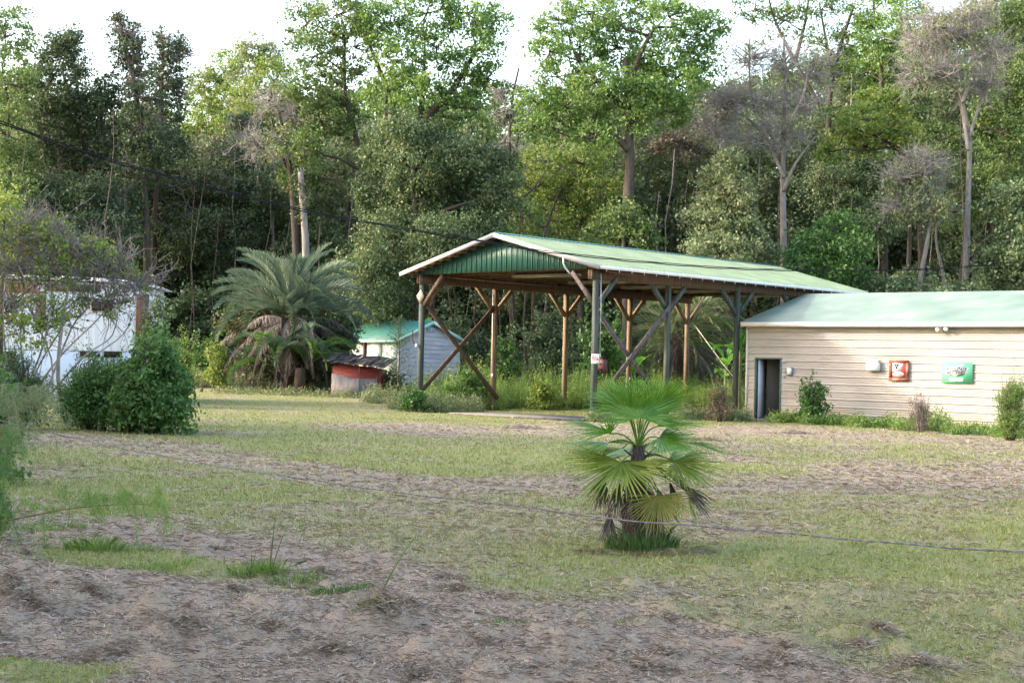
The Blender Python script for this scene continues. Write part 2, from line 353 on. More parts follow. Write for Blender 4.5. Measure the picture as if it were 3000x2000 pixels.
def tree(name, label, cat, D, trunk, blobs, mat, rb=.22, leaf=.155, dens=1.0, bark=None, clump=.45, hang=0, twigs=5, limbs=(), bare=0, seed=None, group=None, asp=.6, dz=1.0, shell=.55, twm=None, base=None):
    """trunk: photo pixels at distance D from the ground up; blobs (px,py,rx,ry) in photo pixels, given depth"""
    seed = seed if seed is not None else int(trunk[0][0]*7+trunk[0][1]*3+D)
    rnd = random.Random(seed); rng = np.random.default_rng(seed)
    s = D/F
    p0 = at(trunk[0][0], trunk[0][1], D); gz_ = float(g0(p0.x, D)) if base is None else base
    root = thing(name, (p0.x, D, gz_), label, cat, group)
    pts = [Vector((p0.x, D, gz_-.15))] + [at(a, b_, D+rnd.uniform(-.5, .5)) for a, b_ in trunk if at(a, b_, D).z > gz_+.5]
    if len(pts) < 2: pts.append(Vector((p0.x, D, gz_+.8)))
    tp = smooth_path(pts, 5); nT = len(tp)
    tb = MB(); tb.tube(tp, [rb*(1.15-.85*i/(nT-1)) for i in range(nT)], 8)
    fork = []
    for lm in limbs:
        q = [at(a, b_, D+rnd.uniform(-1, 1)) for a, b_ in lm]; sp = smooth_path(q, 4)
        tb.tube(sp, [rb*.55*(1-.75*i/(len(sp)-1)) for i in range(len(sp))], 6); fork += sp
    allp = tp[max(1, nT//3):] + fork
    cb = MB(); n_b = 0
    for bb in blobs:
        px, py, rx, ry = bb[:4]; off = bb[4] if len(bb) > 4 else rnd.uniform(-1.2, 1.2)*rx*s
        c = at(px, py, D+off); r = (rx*s, max(rx, ry)*s*.9*dz, ry*s)
        # limb to the blob
        lo = [q for q in allp if q.z < c.z+.3] or allp
        st = min(lo, key=lambda q: (q-c).length + abs(q.z-c.z+r[2])*.4)
        L = (c-st).length
        if L > .5:
            lp = wob(st, c, 5, .07, rnd); r0 = min(rb*.45, .02+.022*L)
            tb.tube(lp, [r0*(1-.13*i) for i in range(6)], 5)
        for k in range(twigs):
            d = Vector((rnd.gauss(0, 1), rnd.gauss(0, 1), rnd.gauss(.3, .8))).normalized()
            e = c + Vector((d.x*r[0], d.y*r[1], d.z*r[2]))*rnd.uniform(.7, 1.05)
            lp = wob(c, e, 4, .09, rnd); tb.tube(lp, [.045*(1-.2*i)*min(1, rb/.15) for i in range(5)], 4, cap=False)
        if dens > 0:
            blob(cb, c, r, leaf, dens, clump, rng, hang, asp, shell); n_b += 1
    tb.build('trunk', bark or M_BARK, root)
    if n_b: cb.build('crown', mat, root)
    if bare: twiggery(root, allp, blobs, D, bare, rnd, twm or M_TWIG)
    return root
def twiggery(root, allp, blobs, D, amount, rnd, mat, name='twigs'):
    """fine leafless twigs, each forking twice, filling the blobs"""
    s = D/F; tw = MB()
    for bb in blobs:
        px, py, rx, ry = bb[:4]; c = at(px, py, D); r = (rx*s, rx*s*.9, ry*s)
        for k in range(int(amount)):
            st = c + Vector((rnd.gauss(0, .25)*r[0], rnd.gauss(0, .25)*r[1], rnd.gauss(-.2, .25)*r[2]))
            d = Vector((rnd.gauss(0, 1), rnd.gauss(0, 1), rnd.gauss(.25, .8))).normalized()
            e = c + Vector((d.x*r[0], d.y*r[1], d.z*r[2]))*rnd.uniform(.75, 1.15)
            p = wob(st, e, 5, .10, rnd); tw.tube(p, [.028, .024, .02, .015, .011, .007], 3, cap=False)
            for j in range(7):
                a = p[rnd.randint(1, 5)]; d2 = (Vector((rnd.gauss(0, 1), rnd.gauss(0, 1), rnd.gauss(.1, .9)))*.7+d).normalized()*rnd.uniform(.3, .9)
                q = wob(a, a+d2, 3, .12, rnd); tw.tube(q, [.013, .011, .008, .005], 3, cap=False)
                for i in range(3):
                    a2 = q[rnd.randint(1, 3)]; d3 = Vector((rnd.gauss(0, 1), rnd.gauss(0, 1), rnd.gauss(0, .8))).normalized()*rnd.uniform(.15, .4)+d2*.3
                    tw.tube([a2, a2+d3*.5+Vector((0, 0, rnd.uniform(-.04, .04))), a2+d3], [.007, .006, .004], 3, cap=False)
    return tw.build(name, mat, root)
def bush(name, label, cat, D, px, py, rx, ry, mat, leaf=.09, dens=.8, stems=7, n=5, group=None, asp=.5, clump=.22, seed=None, hang=0, stemmat=None, base=None):
    """shrub standing on the ground: px centre, py its top, widths in photo pixels"""
    seed = seed if seed is not None else int(px*3+py)
    rnd = random.Random(seed); rng = np.random.default_rng(seed); s = D/F
    c0 = at(px, py, D); gz_ = float(g0(c0.x, D)) if base is None else base; H = max(.25, c0.z-gz_); W = rx*s
    root = thing(name, (c0.x, D, gz_), label, cat, group)
    sb = MB(); cb = MB()
    for k in range(stems):
        a = rnd.uniform(0, 6.28); q = Vector((c0.x+math.cos(a)*W*.75*rnd.random(), D+math.sin(a)*W*.6*rnd.random(), gz_+H*rnd.uniform(.6, .98)))
        sb.tube(wob(Vector((c0.x+math.cos(a)*W*.15, D+math.sin(a)*W*.15, gz_-.05)), q, 5, .05, rnd), [.018, .016, .013, .010, .008, .005], 5)
    for k in range(n*2):
        t = k/(2*n-1); a = k*2.4+rnd.random(); hh = gz_+H*(.14+.66*t*rnd.uniform(.6, 1.1)); rr = W*rnd.uniform(.35, .8)*(1-.55*t)
        blob(cb, (c0.x+math.cos(a)*rr, D+math.sin(a)*rr*.8, hh), (W*rnd.uniform(.2, .42), W*.34, H*rnd.uniform(.09, .2)), leaf, dens, clump, rng, hang, asp, .25)
    blob(cb, (c0.x, D, gz_+H*.36), (W*.55, W*.5, H*.34), leaf, dens*.8, clump, rng, hang, asp, .4)
    blob(cb, (c0.x+rnd.uniform(-.25, .25)*W, D, gz_+H*.84), (W*.2, W*.2, H*.15), leaf, dens, clump*.8, rng, hang, asp, .2)
    for k in range(5): blob(cb, (c0.x+rnd.uniform(-.9, .9)*W, D+rnd.uniform(-.5, .5)*W, gz_+H*rnd.uniform(.45, .9)), (W*.13, W*.13, H*.10), leaf, dens*.8, clump*.7, rng, hang, asp, .2)
    for k in range(12):
        a = rnd.uniform(0, 6.28); up = rnd.uniform(.1, 1); st_ = Vector((c0.x+math.cos(a)*W*.35, D+math.sin(a)*W*.3, gz_+H*(.2+.5*up)))
        e = st_+Vector((math.cos(a)*W*.75*(1.15-up), math.sin(a)*W*.6*(1.15-up), H*(.10+.42*up)))
        pt = wob(st_, e, 6, .05, rnd); sb.tube(pt, [.008, .007, .006, .005, .004, .003, .002], 4, cap=False)
        for q_ in pt[1:]:
            n3 = max(4, int(9*(.10/leaf)*dens)); leafquads(cb, np.array(tuple(q_))+rng.normal(0, clump*.3, (n3, 3)), leaf, asp, rng=rng, hang=.3)
    sb.build('stems', stemmat or M_BARK, root); cb.build('foliage', mat, root)
    return root

# ================================================================ CARPORT
TH = .7391; CX, CY, CW, CB = 2.4363, 47.1742, 7.551, 3.822
def cp(a, d, z): return Vector((CX+a*math.cos(TH)+d*math.sin(TH), CY-a*math.sin(TH)+d*math.cos(TH), z))
AX = Vector((math.cos(TH), -math.sin(TH), 0)); DX = Vector((math.sin(TH), math.cos(TH), 0))
M_GREENROOF = surf('green_roof_metal', [(.14, .20, .13), (.175, .24, .155), (.22, .285, .185)], 1.2, .42, detail=6, spec=.5)
M_GREENPANEL = surf('green_panel_metal', [(.02, .08, .064), (.028, .10, .08), (.038, .118, .094)], 1.5, .4, (1, 1, .3), detail=5)
M_TEAL = surf('ridge_teal', [(.02, .10, .095), (.04, .14, .13)], 2, .4)
M_WHITE = surf('white_trim', [(.62, .60, .60), (.78, .76, .76)], 3, .5)
M_WOOD = surf('brown_timber', [(.042, .025, .018), (.09, .054, .037), (.14, .088, .060)], 3, .85, (6, 6, .6), .4, 14)
M_WOODC = surf('ceiling_timber', [(.06, .032, .02), (.13, .07, .042), (.19, .11, .07)], 4, .85, (1, 1, 1), .3, 14)
M_POST = surf('tan_timber', [(.08, .054, .036), (.175, .122, .08), (.255, .188, .128)], 2.5, .85, (7, 7, .5), .4, 14)
M_POSTG = surf('weathered_green_timber', [(.028, .032, .03), (.055, .07, .062), (.10, .115, .105)], 2.2, .85, (7, 7, .4), .5, 14)
M_GREYWOOD = surf('grey_brown_timber', [(.045, .034, .033), (.095, .075, .073), (.15, .125, .125)], 3, .85, (3, 3, 3), .4, 14)
M_GALV = surf('galvanised', [(.35, .36, .38), (.5, .51, .53)], 6, .45, metal=.5)
M_BLACK = surf('black_rubber', [(.006, .006, .008), (.016, .016, .02)], 5, .8, spec=.15)
HG, EZ, RZ, OX, OG, CL = 4.60, 4.643, 5.766, .504, .414, 16.23
carport = thing('carport', cp(-CW/2, CB*2, 0), 'tall open carport on timber posts with green metal gable roof', 'carport')
Lf = at(1172, 799, cp(-CW-OX, -OG, 0).y); Ap = at(1447, 683, cp(-CW/2, -OG, 0).y); Rf = at(1757, 777, cp(OX, -OG, 0).y)
Ab = at(2275, 781, cp(-CW/2, CL-OG, 0).y); Rb = at(2548, 858, cp(OX, CL-OG, 0).y); Lb = Lf + (Ab-Ap)
def slope(e0, r0, e1, r1, name, mat):
    """ribbed metal sheet between eave e and ridge r, from the front gable (0) to the back (1)"""
    mb = MB(); N = 72; per = 6
    prof = [(0, 0), (.36, 0), (.39, .035), (.48, .035), (.51, 0), (.99, 0)]
    nrm = (r0-e0).cross(e1-e0).normalized(); nrm = nrm if nrm.z > 0 else -nrm
    V = []
    for k in range(N):
        for t, h in prof:
            q = (k+t)/N; e = e0.lerp(e1, q); r = r0.lerp(r1, q)
            for j in range(5):
                V.append(e.lerp(r, j/4)+nrm*h)
    M_ = len(V)//5
    f = [(i*5+j, (i+1)*5+j, (i+1)*5+j+1, i*5+j+1) for i in range(M_-1) for j in range(4)]
    mb.add([tuple(v) for v in V], f)
    mb.prism([e0-nrm*.004, e1-nrm*.004, r1-nrm*.004, r0-nrm*.004], -nrm*.012)
    return mb.build(name, mat, carport)
slope(Rf, Ap, Rb, Ab, 'roof_panel', M_GREENROOF)
slope(Lf, Ap, Lb, Ab, 'roof_panel', M_GREENROOF)
def under(e0, r0, e1, r1):
    mb = MB(); nz = Vector((0, 0, -.03))
    a, b_, c, d = [v+nz for v in (e0.lerp(r0, .03), e1.lerp(r1, .03), r1, r0)]
    mb.prism([a, b_, c, d], (0, 0, -.02))
    for k in range(1, 11):     # purlins under the sheet
        t = k/11; mb.bar(e0.lerp(r0, t)+Vector((0, 0, -.10)), e1.lerp(r1, t)+Vector((0, 0, -.10)), .05, .10)
    return mb
under(Rf, Ap, Rb, Ab).build('ceiling_boards', M_WOODC, carport)
under(Lf, Ap, Lb, Ab).build('ceiling_boards', M_WOODC, carport)
mb = MB()      # ridge cap
for sgn in (-1, 1):
    e = Rf if sgn > 0 else Lf; dv = (e-Ap).normalized()*.22; up = Vector((0, 0, .035))
    mb.prism([Ap+up, Ab+up, Ab+dv+up*.8, Ap+dv+up*.8], (0, 0, .012))
mb.build('ridge_cap', M_TEAL, carport)
mb = MB()
for e in (Lf, Rf): mb.bar(e+Vector((0, 0, -.055))-DX*.02, Ap+Vector((0, 0, -.055))-DX*.02, .03, .13)
mb.build('rake_trim', surf('dull_white_trim', [(.36, .34, .34), (.48, .46, .46)], 3, .6), carport)
mb = MB(); mb.bar(Rf+Vector((0, 0, -.05))+AX*.02, Rb+Vector((0, 0, -.05))+AX*.02, .025, .10)
for k in range(26):
    q = Rf.lerp(Rb, (k+.5)/26); mb.box(q+Vector((0, 0, -.13))+AX*.02, (.02, .02, .07))
mb.build('eave_trim', M_WHITE, carport)
# gable panel with standing ribs
mb = MB(); gl, gr_ = at(1226, 804, cp(-CW, 0, 0).y), at(1735, 784, cp(-.02, 0, 0).y)
def roof_z(t):  # 0..1 over the gable width
    q = Lf.lerp(Ap, t/.5) if t < .5 else Ap.lerp(Rf, (t-.5)/.5)
    return q.z
nrib = 34
def tt(t): return (OX+t*CW)/(CW+2*OX)
poly = [gl, gr_]
for t in (1, .5, 0):
    q = gl.lerp(gr_, t); poly.append(Vector((q.x, q.y, roof_z(tt(t))-.05)))
mb.prism(poly, DX*.01)
for k in range(nrib+1):
    t = k/nrib; q = gl.lerp(gr_, t); zt = roof_z(tt(t))-.06
    if zt-q.z > .05:
        mb.box(((q.x, q.y, (q.z+zt)/2)-np.array(tuple(DX))*.012), (.034, .028, zt-q.z), rz=-TH)
        for o_ in (.33, .66):
            q2 = gl.lerp(gr_, min(1, t+o_/nrib)); z2 = min(zt, roof_z(tt(min(1, t+o_/nrib)))-.07)
            if z2 > q2.z+.05: mb.box(((q2.x, q2.y, (q2.z+z2)/2)-np.array(tuple(DX))*.003), (.02, .010, z2-q2.z), rz=-TH)
mb.build('gable_panel', M_GREENPANEL, carport)
# headers, trusses
mb = MB()
hz = HG-.16
def beam(a, d0, d1, z=hz, w=.09, h=.28): mb.bar(cp(a, d0, z), cp(a, d1, z), w, h)
beam(-CW, -.1, CL-2*OG); beam(-CW+.1, -.1, CL-2*OG)
mb.build('header_beam', M_WOOD, carport)
mb = MB(); beam(0, -.1, CL-2*OG); beam(-.1, -.1, CL-2*OG); mb.build('header_beam', M_WOOD, carport)
mb = MB()
for k in range(14):
    d = .06+k*1.19
    mb.bar(cp(-CW-.2, d, HG+.07), cp(.2, d, HG+.07), .045, .14)
    for t in (.25, .75): mb.bar(cp(-CW*t, d, HG), cp(-CW*t, d, HG+.52), .04, .09)
mb.build('truss', M_WOODC, carport)
# posts and braces
def Pz(px, py, base): return at(px, py, base.y)
posts = []
def post(a, d, px, mat, side, lab=None):
    b0 = cp(a, d, 0); x = at(px, 1205, b0.y).x if px else b0.x; b0 = Vector((x, b0.y, 0))
    m_ = MB(); m_.box((b0.x, b0.y, (HG-.30)/2-.1), (.145, .145, HG-.30+.2), rz=-TH)
    m_.box((b0.x-AX.x*.0, b0.y, HG-.16), (.10, .145, .285), rz=-TH)
    o = m_.build('post', mat, carport)
    if lab: o['label'] = lab
    for s in (-1, 1):
        if (s < 0 and d < .1): pass
        if d < .1 and s < 0: continue
        k = MB(); p = b0+Vector((0, 0, 3.5))+DX*s*.05; q = b0+Vector((0, 0, HG-.22))+DX*s*.98
        k.bar(p+AX*.0, q, .10, .135); k.build('knee_brace', mat if side == 'near' else M_POST, carport)
    posts.append(b0); return b0
L0 = post(-CW, 0, 1229, M_POSTG, 'far'); L1 = post(-CW, CB, 1443, M_POST, 'far'); L2 = post(-CW, 2*CB, 1652, M_POST, 'far')
L3 = post(-CW, 3*CB, 1839, M_POST, 'far'); L4 = post(-CW, 4*CB, 2008, M_POST, 'far')
N0 = post(0, 0, 1738, M_POSTG, 'near'); N1 = post(0, CB, 1950, M_POSTG, 'near'); N2 = post(0, 2*CB, 2153, M_POSTG, 'near')
N3 = post(0, 3*CB, None, M_POSTG, 'near'); N4 = post(0, 4*CB, None, M_POSTG, 'near')
for b0, s in ((L0, 1), (N0, -1)):
    k = MB(); k.bar(b0+Vector((0, 0, 3.55))+AX*s*.06, b0+Vector((0, 0, HG-.05))+AX*s*.95, .09, .13); k.build('knee_brace', M_WOOD if s > 0 else M_GREYWOOD, carport)
def xb(p, q, mat, off, name='cross_brace'):
    k = MB(); k.bar(p+AX*off, q+AX*off, .045, .15); k.build(name, mat, carport)
xb(Pz(1237, 886, L0), Pz(1452, 1168, L1), M_WOOD, .10); xb(Pz(1230, 1146, L0), Pz(1448, 898, L1), M_WOOD, .05)
xb(Pz(1748, 898, N0), Pz(1934, 1160, N1), M_GREYWOOD, -.12); xb(Pz(1793, 1112, N0+DX*.9), Pz(1956, 895, N1), M_GREYWOOD, .10)
# conduit riser on the gable, cable down post, junction boxes
mb = MB()
q = [Pz(1662, 754, N0), Pz(1662, 772, N0), Pz(1667, 785, N0), Pz(1677, 797, N0), Pz(1681, 804, N0)]
mb.tube([v-DX*.18 for v in q], .028, 8); mb.build('conduit', M_GALV, carport)
mb = MB(); mb.tube([Pz(1752, 800, N0)-AX*0+AX*.12, Pz(1751, 900, N0)+AX*.13, Pz(1749, 1060, N0)+AX*.10], .012, 6)
mb.build('cable', M_GALV, carport); mb = MB(); mb.tube([Pz(1449, 860, L1)-DX*.09, Pz(1448, 1100, L1)-DX*.09], .016, 6); mb.box(Pz(1448, 1100, L1)-DX*.10, (.07, .04, .14), rz=-TH)
mb.build('junction_box', M_GALV, carport)
mb = MB(); mb.box(Pz(1848, 1109, L3)-DX*.10, (.07, .05, .12), rz=-TH); mb.build('outlet_box', M_WHITE, carport)
# slab
sl = MB(); A_, B_, C_, D_ = cp(-CW+2.2, -.7, 0), cp(.1, -.7, 0), cp(-.3, 1.6, 0), cp(-CW+2.6, 1.3, 0)
sl.prism([Vector((v.x, v.y, .012)) for v in (A_, B_, C_, D_)], (0, 0, .05))
tag(sl.build('concrete_slab', surf('concrete', [(.10, .09, .08), (.17, .155, .14), (.22, .205, .19)], 3, .9, bump=.2)), kind='structure')
# strip lights
for i, (x0, y0, x1, y1) in enumerate(((1505, 808, 1681, 801), (1668, 826, 1842, 818), (1821, 841, 1987, 834), (1976, 853, 2108, 848), (2090, 867, 2257, 861))):
    p, q = ray_z(x0, y0, 4.56), ray_z(x1, y1, 4.56); q = p+AX*(q-p).dot(AX)
    lab = ['nearest long strip light under the carport roof, just inside the green gable', 'second strip light from the gable under the carport roof, crossing behind the front post',
           'middle strip light of five under the carport roof', 'fourth strip light back from the gable under the carport roof', 'farthest strip light under the carport roof, above the shop wall corner'][i]
    t = thing('strip_light', (p+q)/2, lab, 'strip light', 'strip lights under the carport roof')
    mb = MB(); mb.bar(p, q, .13, .04); mb.build('housing', M_WHITE, t)
    mb = MB(); mb.bar(p+Vector((0, 0, -.05)), q+Vector((0, 0, -.05)), .20, .035); mb.build('diffuser', surf('lamp_diffuser%d' % i, [(.34, .35, .30), (.42, .43, .37)], 3, .5), t)

# ---------------- text helper
def text(s, size, loc, rot, mat, parent, name='lettering', shear=0, off=0, align='CENTER', ext=.001, sx=1):
    cu = bpy.data.curves.new('t', 'FONT'); cu.body = s; cu.size = size; cu.shear = shear; cu.offset = off; cu.align_x = align; cu.align_y = 'CENTER'; cu.extrude = ext
    o = bpy.data.objects.new('t', cu); COL.objects.link(o); bpy.context.view_layer.update()
    me = bpy.data.meshes.new_from_object(o.evaluated_get(bpy.context.evaluated_depsgraph_get()))
    bpy.data.objects.remove(o); me.materials.clear(); me.materials.append(mat)
    M = Matrix.Translation(loc) @ rot.to_4x4() @ Matrix.Diagonal((sx, 1, 1, 1))
    me.transform(Matrix.Translation(-Vector(parent.location)) @ M)
    r = bpy.data.objects.new(name, me); COL.objects.link(r); r.parent = parent; return r
def flat(name, col, rough=.8): return surf(name, [tuple(c*.93 for c in col), tuple(min(1, c*1.07) for c in col)], 8, rough, spec=.1)
WROT = Matrix((AX, Vector((0, 0, 1)), -DX)).transposed()        # x along the wall, y up, z out towards the camera
def wpt(o, x, y, z=0): return o + AX*x + Vector((0, 0, y)) - DX*z
def plate(o, x0, y0, x1, y1, z, th, mat, name, parent):
    mb = MB(); mb.prism([wpt(o, x0, y0, z), wpt(o, x1, y0, z), wpt(o, x1, y1, z), wpt(o, x0, y1, z)], -DX*th); return mb.build(name, mat, parent)
def wpoly(o, pts, z, mat, name, parent, th=.001):
    mb = MB(); mb.prism([wpt(o, x, y, z) for x, y in pts], -DX*th); return mb.build(name, mat, parent)

# POSTED sign on the front post
def hit_plane(px, py, p0, nrm):
    d1_ = at(px, py, 1.0)-Vector((0, 0, EYE)); e = Vector((0, 0, EYE)); k = (p0-e).dot(nrm)/d1_.dot(nrm); return e+d1_*k
o = hit_plane(1744, 1051, N0-DX*.085, DX); t = thing('posted_sign', o, 'small red, black and white posted sign nailed to the front carport post', 'sign')
M_RED = flat('sign_red', (.55, .03, .06)); M_W = flat('sign_white', (.85, .85, .86)); M_K = flat('sign_black', (.015, .015, .02)); M_PINK = flat('sign_pink', (.9, .45, .5))
plate(o, -.15, -.14, .15, .14, 0, .004, M_W, 'panel', t); plate(o, -.125, -.045, .125, .115, .005, .002, M_K, 'black_field', t)
plate(o, -.125, .02, .125, .115, .008, .001, M_RED, 'red_field', t); plate(o, -.08, -.04, .08, .02, .008, .001, M_RED, 'red_field', t)
text('POSTED', .075, wpt(o, 0, .083, .010), WROT, M_PINK, t, off=.002); text('NO TRESPASSING', .030, wpt(o, 0, .038, .010), WROT, M_PINK, t, off=.001)
text('KEEP OUT', .04, wpt(o, 0, -.01, .010), WROT, M_PINK, t, off=.001)
plate(o, -.12, -.095, .12, -.05, .0055, .0015, flat('sign_blank', (.95, .95, .95)), 'name_strip', t)
# diamond board on the left front post
o = hit_plane(1232, 868, L0-DX*.085, DX); t = thing('diamond_board', o, 'small bare wooden board turned on its corner, nailed to the left front carport post', 'board')
mb = MB(); r_ = .18; mb.prism([wpt(o, -.18, .01, 0), wpt(o, -.01, -.235, 0), wpt(o, .18, -.01, 0), wpt(o, .02, .235, 0)], -DX*.018)
mb.build('board', surf('pale_plywood', [(.30, .235, .20), (.44, .36, .31)], 3, .85, (1, 1, 8)), t)
mb = MB(); mb.box(wpt(o, 0, 0, .02), (.02, .02, .02), rz=-TH); mb.build('nail', M_GALV, t)
# bracket with cable on the left post
o = Pz(1215, 1010, L0); t = thing('hose_bracket', o, 'rusty bent pipe bracket on the left front carport post', 'pipe')
mb = MB(); mb.tube(smooth_path([Pz(1209, 966, L0), Pz(1209, 995, L0), Pz(1213, 1005, L0), Pz(1222, 1012, L0)]), .02, 7); mb.build('pipe', surf('rust', [(.05, .018, .012), (.13, .04, .025)], 8, .8), t)
mb = MB(); mb.box(Pz(1226, 1012, L0)-DX*.1, (.08, .05, .10), rz=-TH); mb.build('fitting', M_WHITE, t)
# maroon metal hood hanging beside the front post
o = Pz(1764, 1072, N0+DX*.5+AX*.1); t = thing('metal_hood', o, 'battered maroon metal machine hood hanging beside the posted sign', 'machine hood')
M_MAR = surf('maroon_paint', [(.03, .009, .009), (.065, .015, .014), (.10, .032, .026)], 7, .5, bump=.4)
mb = MB()
pf = [(-.15, .20), (-.10, .255), (.04, .245), (.13, .20), (.155, .10), (.15, -.05), (.17, -.16), (.13, -.23), (.02, -.21), (-.10, -.13), (-.15, -.03), (-.16, .1)]
V = [wpt(o, x*1.3, y, 0) for x, y in pf]; V2 = [wpt(o, x*1.05, y*.8+.01, .07) for x, y in pf]; V3 = [wpt(o, x*.6, y*.5, .10) for x, y in pf]
n_ = len(pf); mb.add([tuple(v) for v in V+V2+V3], [(i, (i+1) % n_, n_+(i+1) % n_, n_+i) for i in range(n_)]+[(n_+i, n_+(i+1) % n_, 2*n_+(i+1) % n_, 2*n_+i) for i in range(n_)])
mb.F.append(np.array([tuple(range(2*n_, 3*n_))])); mb.F.append(np.array([tuple(range(n_))[::-1]])); mb.build('shell', M_MAR, t, smooth=False)
mb = MB(); mb.tube([wpt(o, -.02, .24, .03), wpt(o, -.10, .36, -.02), wpt(o, -.14, .5, -.05)], .008, 5); mb.build('hanging_wire', M_GALV, t)
mb = MB(); mb.box(wpt(o, .02, -.10, .125), (.12, .02, .03), rz=-TH+.2); mb.box(wpt(o, .0, .06, .125), (.12, .02, .02), rz=-TH); mb.build('vent_slot', M_K, t)
# guy rope from the back post to the ground
t0_, t1_ = Pz(2028, 942, L4), at(2196, 1165, L4.y-2); t1_.z = max(t1_.z, .05)
mb = MB(); mb.tube([t0_, (t0_+t1_)/2-Vector((0, 0, .05)), t1_], .016, 5); tag(mb.build('guy_rope', surf('pale_rope', [(.45, .42, .36), (.6, .57, .5)], 20, .9), loc=t1_), 'pale rope stretched from the rear carport post down to the ground', 'rope')

# ================================================================ BEIGE METAL SHOP
SB = .985
BX, BY, BZ = 8.0489*SB, 53.131*SB, EYE*(1-SB)
def bp_(a, d, z): return Vector((BX, BY, BZ)) + AX*(a*SB) + DX*(d*SB) + Vector((0, 0, z*SB))
WH, D0, D1, DH, BLN = 3.1857, .391, 1.333, 2.03, 15.0
shop = thing('metal_shop', bp_(0, 0, 0), 'long beige corrugated metal shop building with pale green metal roof and open door', 'building')
M_SIDING = surf('beige_siding', [(.31, .28, .255), (.365, .332, .305), (.405, .375, .35)], .7, .5, (1, 1, 2.5), detail=6)
nt = M_SIDING.node_tree; n, l = nt.nodes, nt.links; b = n['Principled BSDF']      # splashed soil and rust along the foot of the wall
src = b.inputs['Base Color'].links[0].from_socket; tc = n.new('ShaderNodeTexCoord'); sx_ = n.new('ShaderNodeSeparateXYZ'); l.new(tc.outputs['Object'], sx_.inputs[0])
mr = n.new('ShaderNodeMapRange'); mr.inputs[1].default_value = .55; mr.inputs[2].default_value = .0; l.new(sx_.outputs[2], mr.inputs[0])
no = noise(n, l, 1.3, 5); mm = n.new('ShaderNodeMath'); mm.operation = 'MULTIPLY'; l.new(mr.outputs[0], mm.inputs[0]); rr = ramp(n, [(0, 0, 0), (1, 1, 1)], [.42, .68]); l.new(no.outputs[0], rr.inputs[0]); l.new(rr.outputs[0], mm.inputs[1])
l.new(mixc(n, l, mm.outputs[0], src, (.33, .20, .10)), b.inputs['Base Color'])
M_TRIM = surf('beige_trim', [(.50, .46, .42), (.62, .58, .54)], 2, .5)
mb = MB()
NL = 13; LAP = WH/NL
def lapcourse(a0, a1, z0, z1):
    """one sheet course: flat, two faint ribs, a lip that throws the dark line"""
    H = z1-z0
    pr = [(0, -.01), (.035, .034), (.13, .034), (.2, .012), (.42, .010), (.45, .016), (.50, .016), (.53, .010), (.72, .010), (.75, .016), (.80, .016), (.83, .010), (.975, .010), (1, -.01)]
    v = [bp_(a, -o_, z0+t*H) for t, o_ in pr for a in (a0, a1)]
    mb.add([tuple(p) for p in v], [(2*i, 2*i+1, 2*i+3, 2*i+2) for i in range(len(pr)-1)])
for k in range(NL):
    z0, z1 = k*LAP, (k+1)*LAP
    if z0 >= DH: lapcourse(.03, BLN, z0, z1)
    elif z1 <= DH+.001: lapcourse(.03, D0-.05, z0, z1); lapcourse(D1+.04, BLN, z0, z1)
    else:
        lapcourse(.03, D0-.05, z0, z1); lapcourse(D1+.04, BLN, z0, z1)
        v = [bp_(a, -.012, z) for z in (DH+.03, z1) for a in (D0-.05, D1+.04)]; mb.quad(v[0], v[1], v[3], v[2])
bd = 9.0

for k in range(NL):
    for a in np.arange(1.55, BLN, 1.42):
        mb.box(tuple(bp_(a, -.016, k*LAP+.15)), (.022, .012, .022), rz=-TH)
mb.build('front_wall', M_SIDING, shop)
# roof from the photograph's rake and ridge
pr1 = at(2171, 946, bp_(-.3, -.2, 0).y)
fe0 = hit_plane(2172, 945, bp_(0, -.28, 0), DX); 
rk = hit_plane(2362, 862.5, fe0, AX); sl_ = rk-fe0; RD = sl_.dot(DX)
fe1 = fe0+AX*(BLN+.6); rk1 = rk+AX*(BLN+.6)
M_SHOPROOF = surf('shop_roof_metal', [(.10, .17, .15), (.14, .21, .187), (.20, .265, .24)], .8, .33, detail=5, spec=.6)
mb = MB(); nrm = sl_.cross(AX); nrm = (nrm if nrm.z > 0 else -nrm).normalized(); NR = 34
V = []
for k in range(NR):
    for t, h in ((0, 0), (.3, 0), (.33, .04), (.48, .04), (.52, 0), (.98, 0)):
        q = fe0+sl_*((k+t)/NR)+nrm*h; V += [tuple(q), tuple(q+AX*5), tuple(q+AX*10), tuple(q+AX*(BLN+.6))]
mb.add(V, [(4*i+j, 4*i+j+1, 4*i+j+5, 4*i+j+4) for i in range(NR*6-1) for j in range(3)])
mb.prism([fe0-nrm*.004, fe1-nrm*.004, rk1-nrm*.004, rk-nrm*.004], -nrm*.02)
mb.build('roof', M_SHOPROOF, shop)
mb = MB(); bk0 = Vector((rk.x, rk.y, rk.z))+DX*RD-Vector((0, 0, sl_.z)); bk1 = bk0+AX*(BLN+.6)
mb.prism([rk, rk1, bk1, bk0], (0, 0, -.03)); mb.build('roof', M_SHOPROOF, shop)
mb = MB(); mb.prism([fe0-Vector((0, 0, .13))-DX*.02, fe1-Vector((0, 0, .13))-DX*.02, fe1+Vector((0, 0, .015))-DX*.02, fe0+Vector((0, 0, .015))-DX*.02], -DX*.03)
mb.build('fascia', M_WHITE, shop)
mb = MB(); mb.bar(fe0-AX*.02+Vector((0, 0, -.03)), rk-AX*.02+Vector((0, 0, -.03)), .03, .10); mb.build('rake_trim', M_GALV, shop)
